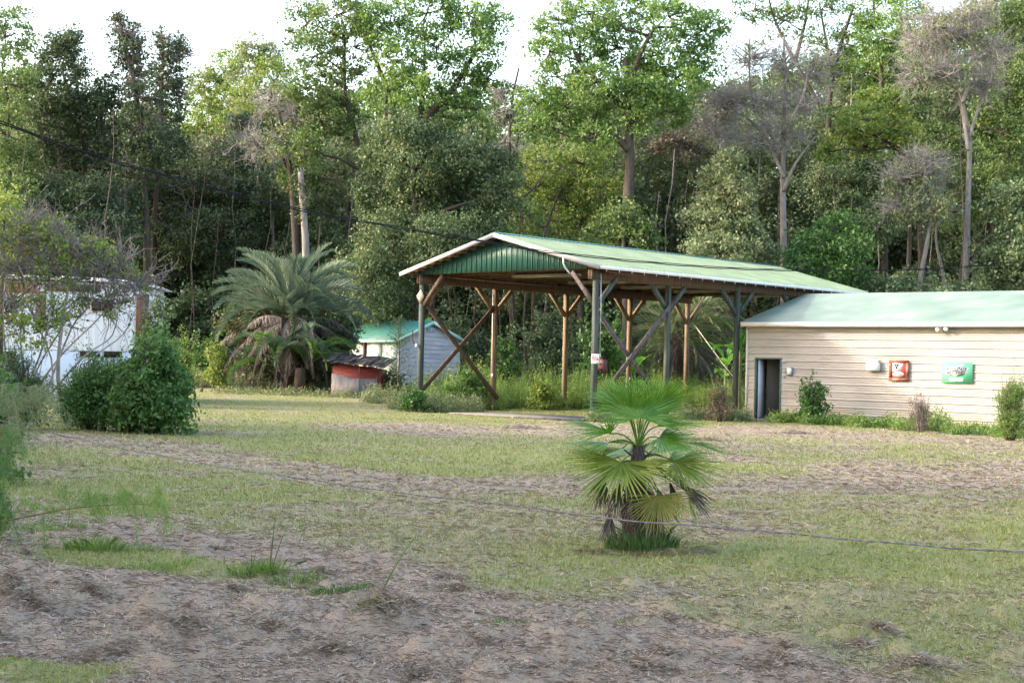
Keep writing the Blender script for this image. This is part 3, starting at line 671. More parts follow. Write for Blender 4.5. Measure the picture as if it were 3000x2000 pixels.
# side, back, corner trims, door frame
DB = RD*2-.5
mb = MB(); wt = lambda a, d: bp_(a, d, 0)
s0, s1, s2 = bp_(.0, .02, 0), bp_(.0, 0, 0)+DX*(RD-.28), bp_(0, 0, 0)+DX*DB
zt = fe0.z-.04
mb.prism([s0, Vector((s2.x, s2.y, s0.z)), Vector((s2.x, s2.y, zt)), Vector((s1.x, s1.y, rk.z-.1)), Vector((s0.x, s0.y, zt))], AX*.05); mb.build('side_wall', M_SIDING, shop)
mb = MB(); e0_ = bp_(BLN, .02, 0)
mb.prism([e0_, e0_+DX*DB, Vector((e0_.x, e0_.y, zt))+DX*DB, Vector((e0_.x, e0_.y, rk.z-.1))+DX*(RD-.28), Vector((e0_.x, e0_.y, zt))], AX*.05); mb.build('side_wall', M_SIDING, shop)
mb = MB(); mb.prism([s2, s2+AX*BLN, Vector((s2.x, s2.y, zt))+AX*BLN, Vector((s2.x, s2.y, zt))], DX*.05); mb.build('back_wall', M_SIDING, shop)
mb = MB(); mb.box(tuple(bp_(0, -.015, WH/2)), (.075, .06, WH*SB), rz=-TH); mb.build('corner_trim', M_TRIM, shop)
mb = MB()
for a in (D0-.045, D1+.02): mb.box(tuple(bp_(a, .03, DH/2+.01)), (.05, .13, DH*SB), rz=-TH)
mb.box(tuple(bp_((D0+D1)/2-.01, .03, DH+.03)), (D1-D0+.12, .13, .05), rz=-TH); mb.build('door_frame', flat('frame_green', (.09, .16, .15)), shop)
mb = MB(); mb.box(tuple(bp_((D0+D1)/2, .05, -.02)), (D1-D0, .25, .05), rz=-TH)
mb.build('sill', M_TRIM, shop)
hp = bp_(D0+.02, .06, .02); ld = AX*math.cos(R(107))+DX*math.sin(R(107))
mb = MB(); nn = ld.cross(Vector((0, 0, 1))).normalized()*.04
mb.prism([hp, hp+ld*.88, hp+ld*.88+Vector((0, 0, 1.97)), hp+Vector((0, 0, 1.97))], nn)
dr = mb.build('door', flat('door_grey', (.66, .66, .72)), shop)
mb = MB(); kq = hp+ld*.82+nn.normalized()*.07+Vector((0, 0, 1.0)); kq2 = kq+Vector((0, 0, .13))
for q_ in (kq, kq2):
    for s in (1, -1): 
        c_ = Vector((q_.x, q_.y, q_.z)) if s > 0 else q_-nn.normalized()*.11
        mb.tube([c_-nn*.4*s, c_+nn*.2*s, c_+nn*.7*s], [.012, .03, .022], 8)
kb = mb.build('handle', M_GALV, shop); kb.parent = dr
# inner walls, coloured near-black to stand for the shaded interior
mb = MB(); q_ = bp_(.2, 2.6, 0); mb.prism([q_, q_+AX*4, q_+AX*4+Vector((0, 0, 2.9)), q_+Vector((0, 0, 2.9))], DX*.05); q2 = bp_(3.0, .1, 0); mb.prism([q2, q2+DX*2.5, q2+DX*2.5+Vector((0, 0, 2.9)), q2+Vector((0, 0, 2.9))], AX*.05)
mb.build('inner_wall', flat('inner_shade', (.015, .014, .016)), shop)
fl = MB(); q = bp_(-.6, -.55, 0); fl.prism([Vector((v.x, v.y, BZ-.02)) for v in (q, q+AX*2.6, q+AX*2.6+DX*6, q+DX*6)], (0, 0, .035))
tag(fl.build('doorstep_slab', surf('concrete_dark', [(.10, .09, .085), (.19, .175, .165)], 4, .9)), kind='structure')
def on_wall(px, py, z=0): return hit_plane(px, py, bp_(0, 0, 0), DX)-DX*z
# signs
S = 1/F*52
o = on_wall(2807, 1091.5, .07); t = thing('battery_sign', o, 'bright green battery dealer sign with black slanted lettering on the beige wall', 'sign')
w_, h_ = .665, .35
pL, pR = on_wall(2764, 1091), on_wall(2855, 1093); w_ = (pR-pL).dot(AX)/2; h_ = (on_wall(2808, 1062).z-on_wall(2808, 1123).z)/2
plate(o, -w_, -h_, w_, h_, 0, .006, flat('sign_green', (.16, .55, .29)), 'panel', t)
U = w_/260.0; Vv = h_/180.0     # zoomed photo pixels: panel 520 x 360, centre (1812, 428)
def sp(pts): return [((x-1812)*U, -(y-428)*Vv) for x, y in pts]
wpoly(o, sp([(1625, 340), (1775, 335), (1930, 262), (1885, 335), (2010, 340), (1960, 455), (1880, 460), (1760, 492), (1740, 462), (1612, 455)]), .008, M_W, 'emblem', t)
wpoly(o, sp([(1770, 330), (1925, 268), (1850, 345)]), .0105, M_PINK, 'emblem', t)
wpoly(o, sp([(1670, 458), (1730, 458), (1715, 474)]), .0105, M_K, 'emblem', t); wpoly(o, sp([(1800, 478), (1850, 460), (1945, 456), (1890, 478), (1830, 488)]), .0105, M_K, 'emblem', t)
wpoly(o, sp([(1745, 455), (1775, 455), (1760, 488)]), .0105, M_PINK, 'emblem', t)
text('INTERSTATE', 62*Vv*1.15, wpt(o, (1800-1812)*U, (428-370)*Vv, .012), WROT, M_K, t, shear=.25, off=.003*1, sx=370*U/(62*Vv*1.15*6.05))
text('BATTERIES', 62*Vv*1.15, wpt(o, (1790-1812)*U, (428-426)*Vv, .012), WROT, M_K, t, shear=.25, off=.003, sx=335*U/(62*Vv*1.15*5.3))
text('SOLD HERE', 58*Vv*1.2, wpt(o, (1800-1812)*U, (428-545)*Vv, .012), WROT, M_W, t, off=.006, sx=255*U/(58*Vv*1.2*5.6))
o = on_wall(2637, 1085, .07); t = thing('framed_sign', o, 'red and white sign in a weathered wooden frame on the beige wall', 'sign')
w2 = (on_wall(2666, 1085)-on_wall(2609, 1085)).dot(AX)/2; h2 = (on_wall(2637, 1055).z-on_wall(2637, 1116).z)/2
M_RW = surf('red_weathered_wood', [(.16, .045, .03), (.26, .09, .06), (.42, .27, .18)], 6, .85)
mb = MB(); f_ = .13*w2*2
for (x0, y0, x1, y1) in ((-w2, -h2, w2, -h2+f_), (-w2, h2-f_, w2, h2), (-w2, -h2+f_, -w2+f_, h2-f_), (w2-f_, -h2+f_, w2, h2-f_)):
    mb.prism([wpt(o, x0, y0, 0), wpt(o, x1, y0, 0), wpt(o, x1, y1, 0), wpt(o, x0, y1, 0)], -DX*.03)
mb.build('frame', M_RW, t)
ix, iy = w2-f_, h2-f_
plate(o, -ix, -iy, ix, iy, .0, .010, flat('sign_redpanel', (.60, .11, .08)), 'panel', t)
wpoly(o, [(-ix*.97, iy*.97), (ix*.62, iy*.97), (ix*.18, -iy*.12), (-ix*.97, -iy*.12)], .012, M_W, 'white_field', t)
el = [(-.08*ix+ix*.80*math.cos(a), -iy*.50+iy*.32*math.sin(a)) for a in np.linspace(0, 2*math.pi, 25)[:-1]]
wpoly(o, el, .012, flat('sign_paleblue', (.66, .78, .90)), 'oval', t); wpoly(o, [(x*.6-.03*ix, y*.12-iy*.45) for x, y in el], .0145, flat('sign_lines', (.35, .45, .62)), 'oval', t)
wpoly(o, [(-ix*.65, iy*.85), (-ix*.52, iy*.9), (-ix*.42, iy*.8), (-ix*.34, iy*.72), (-ix*.26, iy*.8), (-ix*.14, iy*.9), (-ix*.0, iy*.84), (0, iy*.70), (-ix*.16, iy*.58), (-ix*.2, iy*.42), (-ix*.16, iy*.30), (-ix*.26, iy*.20), (-ix*.40, iy*.22), (-ix*.48, iy*.34), (-ix*.46, iy*.5), (-ix*.62, iy*.68)], .0145, M_K, 'engine_emblem', t)
wpoly(o, [(-ix*.38, iy*.68), (-ix*.30, iy*.68), (-ix*.33, iy*.45), (-ix*.36, iy*.45)], .017, M_W, 'engine_emblem', t)
# white bracketed box (air vent / bird-spotted box)
o = on_wall(2564, 1071, .0); t = thing('wall_box', o, 'small white mottled box fixed to the beige wall beside the framed sign', 'box')
bw = (on_wall(2583, 1071)-on_wall(2546, 1071)).dot(AX)/2
M_MOT = surf('white_mottled', [(.45, .50, .55), (.85, .86, .84), (.9, .9, .88)], 22, .6)
mb = MB(); hh_ = .16; mb.prism([wpt(o, -bw, -hh_, .06), wpt(o, bw, -hh_, .06), wpt(o, bw, .06, .06), wpt(o, bw*.8, .10, .06), wpt(o, bw*.7, .19, .06), wpt(o, -bw*.3, .20, .06), wpt(o, -bw*.6, .09, .06), wpt(o, -bw, .05, .06)], -DX*.14); mb.build('body', M_MOT, t)
mb = MB(); mb.box(tuple(wpt(o, 0, -.02, .03)), (bw, .07, .2), rz=-TH); mb.build('bracket', M_GALV, t)
for k in range(3): mb = MB(); mb.box(tuple(wpt(o, -.09+.09*k, .22, .13)), (.03, .03, .05), rz=-TH); mb.build('knob', flat('knob_blue', (.25, .3, .5)), t)
# notice box beside the door
o = on_wall(2316, 1087.5, .0); t = thing('meter_box', o, 'grey metal box with a paper notice on the wall right of the door', 'box')
mb = MB(); mb.box(tuple(wpt(o, 0, 0, .06)), (.20, .09, .275), rz=-TH); mb.build('box', M_GALV, t); plate(o, -.06, -.10, .07, .11, .107, .002, M_W, 'notice', t)
# floodlight
o = on_wall(2773, 962, .0); t = thing('floodlight', o, 'twin head white floodlight under the shop eave', 'floodlight')
mb = MB(); mb.box(tuple(wpt(o, .02, .02, .06)), (.11, .10, .11), rz=-TH); mb.build('mount', M_BLACK, t)
for k, (dx_, dz_) in enumerate(((-.15, -.02), (.10, .0))):
    mb = MB(); c_ = wpt(o, dx_, dz_, .20); d_ = (-DX + AX*(-.5 if k == 0 else .25)+Vector((0, 0, -.35))).normalized()
    mb.tube([wpt(o, .02, .02, .1), c_-d_*.1, c_-d_*.06, c_+d_*.03, c_+d_*.08, c_+d_*.083], [.02, .03, .05, .062, .075, .03], 12); mb.build('lamp_head', M_WHITE, t)
# small blue plate and dark clips right of the door
for (px, py, w3, h3, lb) in ((2300, 1059, .10, .035, 'upper grey latch plate on the wall right of the open door'), (2300, 1087, .10, .035, 'lower grey latch plate right of the open door, next to the notice box'), (2298, 1105, .05, .05, 'small pale blue socket cover low on the wall right of the door')):
    o = on_wall(px, py, .035); t = thing('wall_plate', o, lb, 'wall plate'); plate(o, -w3/1.4, -h3/1.4, w3/1.4, h3/1.4, 0, .012, flat('plate_grey', (.33, .36, .42)), 'cover', t)
    mb = MB(); mb.box(tuple(wpt(o, 0, 0, .014)), (.012, .006, .012), rz=-TH); mb.build('screw', M_GALV, t)

# ================================================================ LAVENDER SHED
DS = 66.0; c0 = at(1168, 1130, DS); cgz = float(g0(c0.x, DS))
gv = Vector((math.cos(R(35)), math.sin(R(35)), 0)); lv = Vector((-math.sin(R(35)), math.cos(R(35)), 0))
ez = at(1168, 987, DS).z; GWD = 3.05; LEN = 5.2
sc_ = Vector((c0.x, DS, cgz)); rzs = at(1251, 941, DS+1).z
shed = thing('garden_shed', sc_+gv*GWD/2+lv*LEN/2, 'small lavender grey shed with lap siding and green metal roof behind the carport', 'shed')
M_LAV = surf('lavender_siding', [(.33, .32, .355), (.42, .405, .44), (.50, .48, .515)], 1.5, .8, (1, 1, 5)); M_MINT = surf('mint_trim', [(.28, .50, .44), (.42, .62, .55)], 3, .6); M_SROOF = surf('shed_roof_green', [(.06, .20, .16), (.09, .26, .21)], 2, .4)
def lapwall(p, dirv, L, z0, top, n_, out, name, mat, hole=None):
    mb = MB(); hmax = max(top(0), top(.5), top(1))
    step = (hmax-z0)/n_
    for k in range(n_):
        za, zb = z0+k*step, z0+(k+1)*step
        ts = np.linspace(0, 1, 41); ok = [t for t in ts if top(t) > za+.02]
        if len(ok) < 2: continue
        a, b_ = min(ok), max(ok); a2 = [t for t in ts if top(t) >= zb-1e-6]
        if len(a2) >= 2: c_, d_ = min(a2), max(a2)
        else: c_, d_ = (a+b_)/2-.01, (a+b_)/2+.01
        q = [p+dirv*(L*a), p+dirv*(L*b_), p+dirv*(L*d_), p+dirv*(L*c_)]
        o1, o2 = out*.03, out*.008
        V = [q[0]+o1, q[1]+o1, q[2]+o2, q[3]+o2]; Z = [za, za, zb, zb]
        V = [Vector((v.x, v.y, z)) for v, z in zip(V, Z)]; mb.quad(*V)
        mb.quad(Vector((q[0].x, q[0].y, za)), Vector((q[1].x, q[1].y, za)), V[1], V[0])
    P = [Vector(((p+dirv*L*t).x, (p+dirv*L*t).y, max(z0, top(t)))) for t in (1, .5, 0)]
    mb.prism([Vector((p.x, p.y, z0)), Vector(((p+dirv*L).x, (p+dirv*L).y, z0))]+P, -out*.04)
    return mb.build(name, mat, shed)
zf = cgz-.2
lapwall(sc_, gv, GWD, zf, lambda t: ez + (rzs-.12-ez)*(1-abs(2*t-1)), 17, -lv, 'gable_wall', M_LAV)
lapwall(sc_, lv, LEN, zf, lambda t: ez, 12, -gv, 'front_wall', M_LAV)
lapwall(sc_+gv*GWD, lv, LEN, zf, lambda t: ez, 12, gv, 'back_wall', M_LAV); lapwall(sc_+lv*LEN, gv, GWD, zf, lambda t: ez + (rzs-.12-ez)*(1-abs(2*t-1)), 17, lv, 'gable_wall', M_LAV)
def shedroof(side):
    e0 = sc_+gv*(-.25 if side < 0 else GWD+.25)-lv*.22; r0 = sc_+gv*GWD/2-lv*.22
    e0 = Vector((e0.x, e0.y, ez-.12)); r0 = Vector((r0.x, r0.y, rzs)); Lg = lv*(LEN+.44)
    mb = MB(); nm = (r0-e0).cross(Lg).normalized(); nm = nm if nm.z > 0 else -nm
    mb.prism([e0, e0+Lg, r0+Lg, r0], nm*.02)
    for k in range(20):
        a = e0+Lg*(k+.5)/20+nm*.02; b_ = r0+Lg*(k+.5)/20+nm*.02; mb.bar(a+nm*.012, b_+nm*.012, .03, .022)
    mb.build('roof', M_SROOF, shed)
    mb = MB(); mb.bar(e0-Vector((0, 0, .06))-lv*.02, r0-Vector((0, 0, .06))-lv*.02, .03, .13); mb.bar(e0-Vector((0, 0, .07)), e0+Lg-Vector((0, 0, .07)), .03, .12); mb.build('trim', M_MINT, shed)
shedroof(-1); shedroof(1)
vq = sc_+gv*GWD*.5-lv*.05; vz = at(1250, 964, DS).z
M_PBLUE = flat('vent_blue', (.55, .62, .80))
mb = MB(); mb.bar(Vector((vq.x, vq.y, vz))-gv*.17, Vector((vq.x, vq.y, vz))+gv*.17, .03, .18); vnt = mb.build('gable_vent', M_PBLUE, shed)
mb = MB()
for k in (-1, 1): mb.bar(Vector((vq.x, vq.y, vz))-lv*.02+gv*.08*k-Vector((0, 0, .07)), Vector((vq.x, vq.y, vz))-lv*.02+gv*.08*k+Vector((0, 0, .07)), .02, .05)
mb.build('louvre', flat('vent_grey', (.25, .3, .4)), shed).parent = vnt
def fr(p_, s_, z0, w, h, mat, name, inner=None):
    q = sc_+lv*s_-gv*.05; mb = MB(); mb.bar(Vector((q.x, q.y, z0+h/2)), Vector((q.x, q.y, z0+h/2))+lv*w, .04, h); a = mb.build(name, mat, shed)
    if inner:
        mb = MB(); q = q-gv*.025; mb.bar(Vector((q.x, q.y, z0+h/2))+lv*.07, Vector((q.x, q.y, z0+h/2))+lv*(w-.07), .012, h-.16); b_ = mb.build('pane', inner, shed); b_.parent = a
        mb = MB(); q = q-gv*.012; mb.bar(Vector((q.x, q.y, z0+h/2))+lv*.05, Vector((q.x, q.y, z0+h/2))+lv*(w-.05), .012, .04); b_ = mb.build('mullion', mat, shed); b_.parent = a
M_PANE = surf('pane_pale', [(.40, .44, .46), (.62, .64, .64)], 2, .25)
fr(0, .15, ez-1.45, .95, 1.15, M_MINT, 'window', M_PANE); fr(0, 1.45, ez-1.2, .9, .95, M_MINT, 'window', M_PANE)
fr(0, 2.9, cgz, 1.0, ez-cgz-.25, flat('door_cream', (.62, .58, .50)), 'door', None)
mb = MB(); q = sc_+lv*2.85-gv*.09; mb.bar(Vector((q.x, q.y, cgz)), Vector((q.x, q.y, ez-.25)), .08, .1); mb.bar(Vector((q.x, q.y, cgz+.3)), Vector((q.x, q.y, cgz+1.5))+lv*.9, .05, .1)
mb.build('door_brace', M_WOOD, shed)

# ================================================================ LOW RED WELL HOUSE
DW = 60.0; w0 = at(971, 1154, DW); w1 = at(1107, 1156, DW); wz = float(g0(w0.x, DW)); wv = (Vector((w1.x, w1.y, 0))-Vector((w0.x, w0.y, 0))); WL = wv.length; wv.normalize()
wv = Vector((math.cos(R(12)), -math.sin(R(12)), 0)).normalized(); wb = Vector((-wv.y, wv.x, 0)); wv_ = wv*WL*1.02
well = thing('pump_house', (w0.x+wv_.x/2, DW+.6, wz), 'low red and grey pump house with rotten black roof beside the big palm', 'shed')
P0 = Vector((w0.x, DW, wz)); zt_ = at(971, 1064, DW).z-wz; zr_ = zt_-.12
M_RD = surf('faded_red', [(.13, .022, .018), (.24, .036, .03)], 3, .7, (1, 1, 3)); M_GP = surf('grey_board', [(.09, .08, .085), (.17, .15, .16), (.24, .215, .225)], 3, .85, (3, 3, .8), .3)
mb = MB(); a, b_ = P0, P0+wv_; dp = wb*1.25
mb.prism([a, b_, b_+Vector((0, 0, zr_)), a+Vector((0, 0, zt_))], wb*.04); mb.prism([b_, b_+dp, b_+dp+Vector((0, 0, zr_-.1)), b_+Vector((0, 0, zr_))], -wv*.04)
mb.prism([a, a+dp, a+dp+Vector((0, 0, zt_-.1)), a+Vector((0, 0, zt_))], wv*.04); mb.prism([a+dp, b_+dp, b_+dp+Vector((0, 0, zr_-.1)), a+dp+Vector((0, 0, zt_-.1))], wb*.04)
mb.build('wall', M_RD, well)
mb = MB(); e_ = -wb*.05; hh1, hh2 = zt_*.66, zr_*.62
mb.prism([a+e_, b_+e_, b_+e_+Vector((0, 0, hh2)), a+wv_*.45+e_+Vector((0, 0, hh2*.98)), a+wv_*.40+e_+Vector((0, 0, hh1*.86)), a+wv_*.2+e_+Vector((0, 0, hh1)), a+e_+Vector((0, 0, hh1*1.05))], wb*.03)
mb.build('front_board', M_GP, well)
mb = MB(); rr_ = random.Random(5)
M_ROT = surf('rotten_roof', [(.012, .011, .012), (.045, .04, .042), (.12, .105, .105)], 4, .95, (1, 5, 1), .8, 14)
for k in range(16):
    t_ = k/15; q = a-wv*.2+(wv_+wv*.45)*t_; z_ = zt_+.06+(zr_-zt_-.05)*t_+rr_.uniform(-.02, .03)
    mb.bar(q-wb*(.22+rr_.random()*.12)+Vector((0, 0, z_)), q+dp+wb*.2+Vector((0, 0, z_+.34+rr_.uniform(-.03, .05))), .17, .03)
for k in range(10):
    q = a+wv_*rr_.random()+Vector((0, 0, zt_+.11)); mb.bar(q-wb*.15, q+wv*rr_.uniform(.15, .5)+wb*.3+Vector((0, 0, .10)), .06, .02)
mb.build('roof', M_ROT, well)
mb = MB(); q = a+wv_*.62-wb*.10; mb.tube(smooth_path([q+Vector((0, 0, zr_+.02)), q+Vector((0, 0, zr_*.5)), q-wv*.05+Vector((0, 0, .12)), q-wv*.25-wb*.1+Vector((0, 0, .03))]), .018, 6); mb.build('hose', flat('hose_teal', (.03, .15, .14)), well)

# ================================================================ WHITE TRAILER
DT = 52.0; q1 = at(437, 1110, DT); tgz = float(g0(q1.x, DT)); 
tv = Vector((-math.cos(R(6)), -math.sin(R(6)), 0)); tb_ = Vector((-tv.y, tv.x, 0)); tb_ = tb_ if tb_.y > 0 else -tb_
T0 = Vector((q1.x, DT, 0)); TLn = 15.0
trailer = thing('mobile_home', T0+tv*TLn/2+tb_*1.8+Vector((0, 0, tgz)), 'white sheet metal mobile home with curved roof behind bare tangled branches', 'mobile home')
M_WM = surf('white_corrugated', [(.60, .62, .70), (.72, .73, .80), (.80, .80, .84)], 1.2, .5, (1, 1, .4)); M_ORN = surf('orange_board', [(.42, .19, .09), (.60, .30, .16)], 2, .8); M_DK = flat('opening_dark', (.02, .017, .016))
ztop = at(300, 832, DT).z; zsk = at(300, 1028, DT).z; ztrc = at(437, 850, DT).z
mb = MB(); 
for k in range(int(TLn/.12)):
    a_ = T0+tv*(.12*k); e = -tb_*(.012 if k % 2 else .0)
    mb.quad(Vector((a_.x, a_.y, zsk))+e, Vector((a_.x, a_.y, ztop))+e, Vector((a_.x, a_.y, ztop))+tv*.12-tb_*(.0 if k % 2 else .012), Vector((a_.x, a_.y, zsk))+tv*.12-tb_*(.0 if k % 2 else .012))
b0_ = T0+tb_*.02; mb.prism([Vector((b0_.x, b0_.y, zsk)), Vector(((b0_+tv*TLn).x, (b0_+tv*TLn).y, zsk)), Vector(((b0_+tv*TLn).x, (b0_+tv*TLn).y, ztop)), Vector((b0_.x, b0_.y, ztop))], tb_*3.6)
mb.build('wall', M_WM, trailer)
mb = MB(); mb.prism([Vector((T0.x, T0.y, tgz-.2)), Vector(((T0+tv*TLn).x, (T0+tv*TLn).y, tgz-.2)), Vector(((T0+tv*TLn).x, (T0+tv*TLn).y, zsk-.02)), Vector((T0.x, T0.y, zsk-.02))], tb_*.05)
mb.prism([T0+Vector((0, 0, tgz-.2)), T0+tb_*3.6+Vector((0, 0, tgz-.2)), T0+tb_*3.6+Vector((0, 0, zsk-.02)), T0+Vector((0, 0, zsk-.02))], tv*.05); mb.build('skirt', M_WM, trailer)
mb = MB()
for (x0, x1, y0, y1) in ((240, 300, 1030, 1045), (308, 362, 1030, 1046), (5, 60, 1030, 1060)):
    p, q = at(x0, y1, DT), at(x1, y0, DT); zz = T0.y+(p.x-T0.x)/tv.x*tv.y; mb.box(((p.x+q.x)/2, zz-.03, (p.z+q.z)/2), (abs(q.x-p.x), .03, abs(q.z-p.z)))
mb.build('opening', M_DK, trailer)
def tbox(x0, x1, y0, y1, mat, name, dy=.03, th=.03):
    p, q = at(x0, y1, DT), at(x1, y0, DT); xm = (p.x+q.x)/2; yy = T0.y+(xm-T0.x)/tv.x*tv.y
    mb = MB(); mb.box((xm, yy-dy, (p.z+q.z)/2), (abs(q.x-p.x), th, abs(q.z-p.z)), rz=R(6)); return mb.build(name, mat, trailer)
w_1 = tbox(268, 340, 884, 914, M_WHITE, 'window'); 
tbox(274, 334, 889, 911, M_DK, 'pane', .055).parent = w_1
tbox(115, 146, 855, 966, surf('brown_door', [(.09, .05, .04), (.16, .09, .07)], 3, .7), 'door'); tbox(-260, 122, 829, 852, M_ORN, 'fascia_board'); tbox(140, 300, 836, 853, M_GREYWOOD, 'fascia_board')
tbox(398, 438, 862, 1000, M_WOOD, 'end_board', .03)
mb = MB(); prof = []      # curved roof drooping at the near end
for k in range(11):
    t_ = k/10; prof.append((TLn*(1-t_) if k < 5 else [4.5, 3.2, 2.0, 1.0, .2, -.25][k-5], 0))
ze = [at(300, 817, DT).z]*5 + [at(300, 817, DT).z, at(300, 817, DT).z+.0, at(300, 819, DT).z, at(330, 824, DT).z, at(400, 834, DT).z, at(440, 842, DT).z]
pts = [T0+tv*s_-tb_*.15 for s_, _ in prof]
for k in range(10):
    a_, c_ = Vector((pts[k].x, pts[k].y, ze[k])), Vector((pts[k+1].x, pts[k+1].y, ze[k+1]))
    mb.prism([a_, c_, c_+tb_*4.0, a_+tb_*4.0], (0, 0, .05)); mb.bar(a_-Vector((0, 0, .03)), c_-Vector((0, 0, .03)), .03, .12)
mb.build('roof', surf('white_roof_edge', [(.50, .50, .56), (.68, .67, .74)], 3, .6), trailer)

# ================================================================ WINDMILL PALM
DPM = 14.35
def pv(px, py, dy=0.0): return at(px, py, DPM+dy)
pb = pv(1858, 1598); PG = float(g0(pb.x, DPM)); pb.z = PG
palm = thing('windmill_palm', pb, 'young fan palm with bright green leaves and brown dead skirt standing alone on the lawn', 'palm tree')
SP_ = DPM/F
mb = MB(); rr_ = random.Random(2)
tp = smooth_path([pb-Vector((0, 0, .05)), pv(1856, 1520), pv(1862, 1440), pv(1868, 1380), pv(1869, 1330), pv(1870, 1305)], 5)
mb.tube(tp, [.112-.001*i for i in range(10)]+[.098-.0040*i for i in range(len(tp)-10)], 14)
M_FIB = surf('palm_fibre', [(.022, .014, .010), (.07, .045, .032), (.13, .09, .065)], 14, .95, (1, 1, 2.5), .9, 30)
mb.build('trunk', M_FIB, palm)
mb = MB()
for k in range(2600):      # shaggy fibre
    i = rr_.randrange(len(tp)-1); q = tp[i].lerp(tp[i+1], rr_.random()); a = rr_.uniform(0, 6.28); r0 = .098 if i < 12 else .055
    e = Vector((math.cos(a), math.sin(a), 0)); p_ = q+e*r0; t_ = p_+e*rr_.uniform(.0, .045)+Vector((rr_.uniform(-.02, .02), 0, rr_.uniform(-.10, .05)))
    w_ = Vector((-e.y, e.x, 0))*.0022; mb.add([tuple(p_-w_), tuple(p_+w_), tuple(t_+w_*.3), tuple(t_-w_*.3)], [(0, 1, 2, 3)])
for k in range(16):    # old leaf bases
    a = rr_.uniform(0, 6.28); q = tp[rr_.randrange(3, 20)]; e = Vector((math.cos(a), math.sin(a), 0))
    mb.bar(q+e*.06, q+e*rr_.uniform(.14, .2)+Vector((0, 0, rr_.uniform(.05, .16))), .022, .008)
mb.build('trunk_fibre', G['fan_dead'], palm)
def fan(hub, axis, side, L, spread, mat, n=34, droop=.12, seed=1, wid=1.0, ragged=.08, pet=None, fold=.0, name='leaf', twist=0.0):
    """palmate leaf: stiff narrow segments fused near the hub, drooping and splitting at the tips"""
    rnd = random.Random(seed); a = Vector(axis).normalized(); s = Vector(side); s = (s-a*s.dot(a)).normalized(); nm = a.cross(s).normalized()
    mb = MB(); w = L*2*math.radians(spread)/n*.22*wid
    if wid < 1: w = max(w, .0065)
    for i in range(n):
        th = math.radians(-spread+2*spread*(i+.5)/n)+rnd.uniform(-.015, .015); Li = L*(1-.16*abs(th/math.radians(spread))**2)*(1-ragged*rnd.random())
        d = a*math.cos(th)+s*math.sin(th)+nm*fold*abs(math.sin(th)); d.normalize(); lat = (nm.cross(d)).normalized()
        ts = [0, .18, .38, .65, .86, 1]; ws = [.05, .46, .98, .80, .50, .05]; dr = droop*(.6+.9*rnd.random())
        pts = [hub+d*(Li*t)-Vector((0, 0, 1))*((dr+.05)*Li*t**3)+lat*(rnd.uniform(-1, 1)*.01*t) for t in ts]
        tw_ = rnd.uniform(-.25, .25)+twist
        for (p, q, w1, w2) in zip(pts[:-1], pts[1:], ws[:-1], ws[1:]):
            v = nm*.22
            lw = (lat*math.cos(tw_)+nm*math.sin(tw_))
            # V-folded: two faces meeting on the midrib
            mb.add([tuple(p-lw*w*w1), tuple(p-nm*w*w1*.45), tuple(q-nm*w*w2*.45), tuple(q-lw*w*w2), tuple(p+lw*w*w1), tuple(q+lw*w*w2)], [(0, 1, 2, 3), (1, 4, 5, 2)])
    o = mb.build(name, mat, palm)
    if pet is not None:
        k = MB(); m_ = (pet+hub)/2+Vector((0, 0, .05)); k.tube(smooth_path([pet, m_, hub], 4), [.009, .009, .008, .0075, .007, .0065, .006, .006, .006], 6); st = k.build('stalk', G['fan'] if mat != G['fan_dead'] else G['fan_dead'], palm); st.parent = o; st.location = (0, 0, 0)
    return o
top = pv(1869, 1312); U_ = Vector((0, 0, 1))
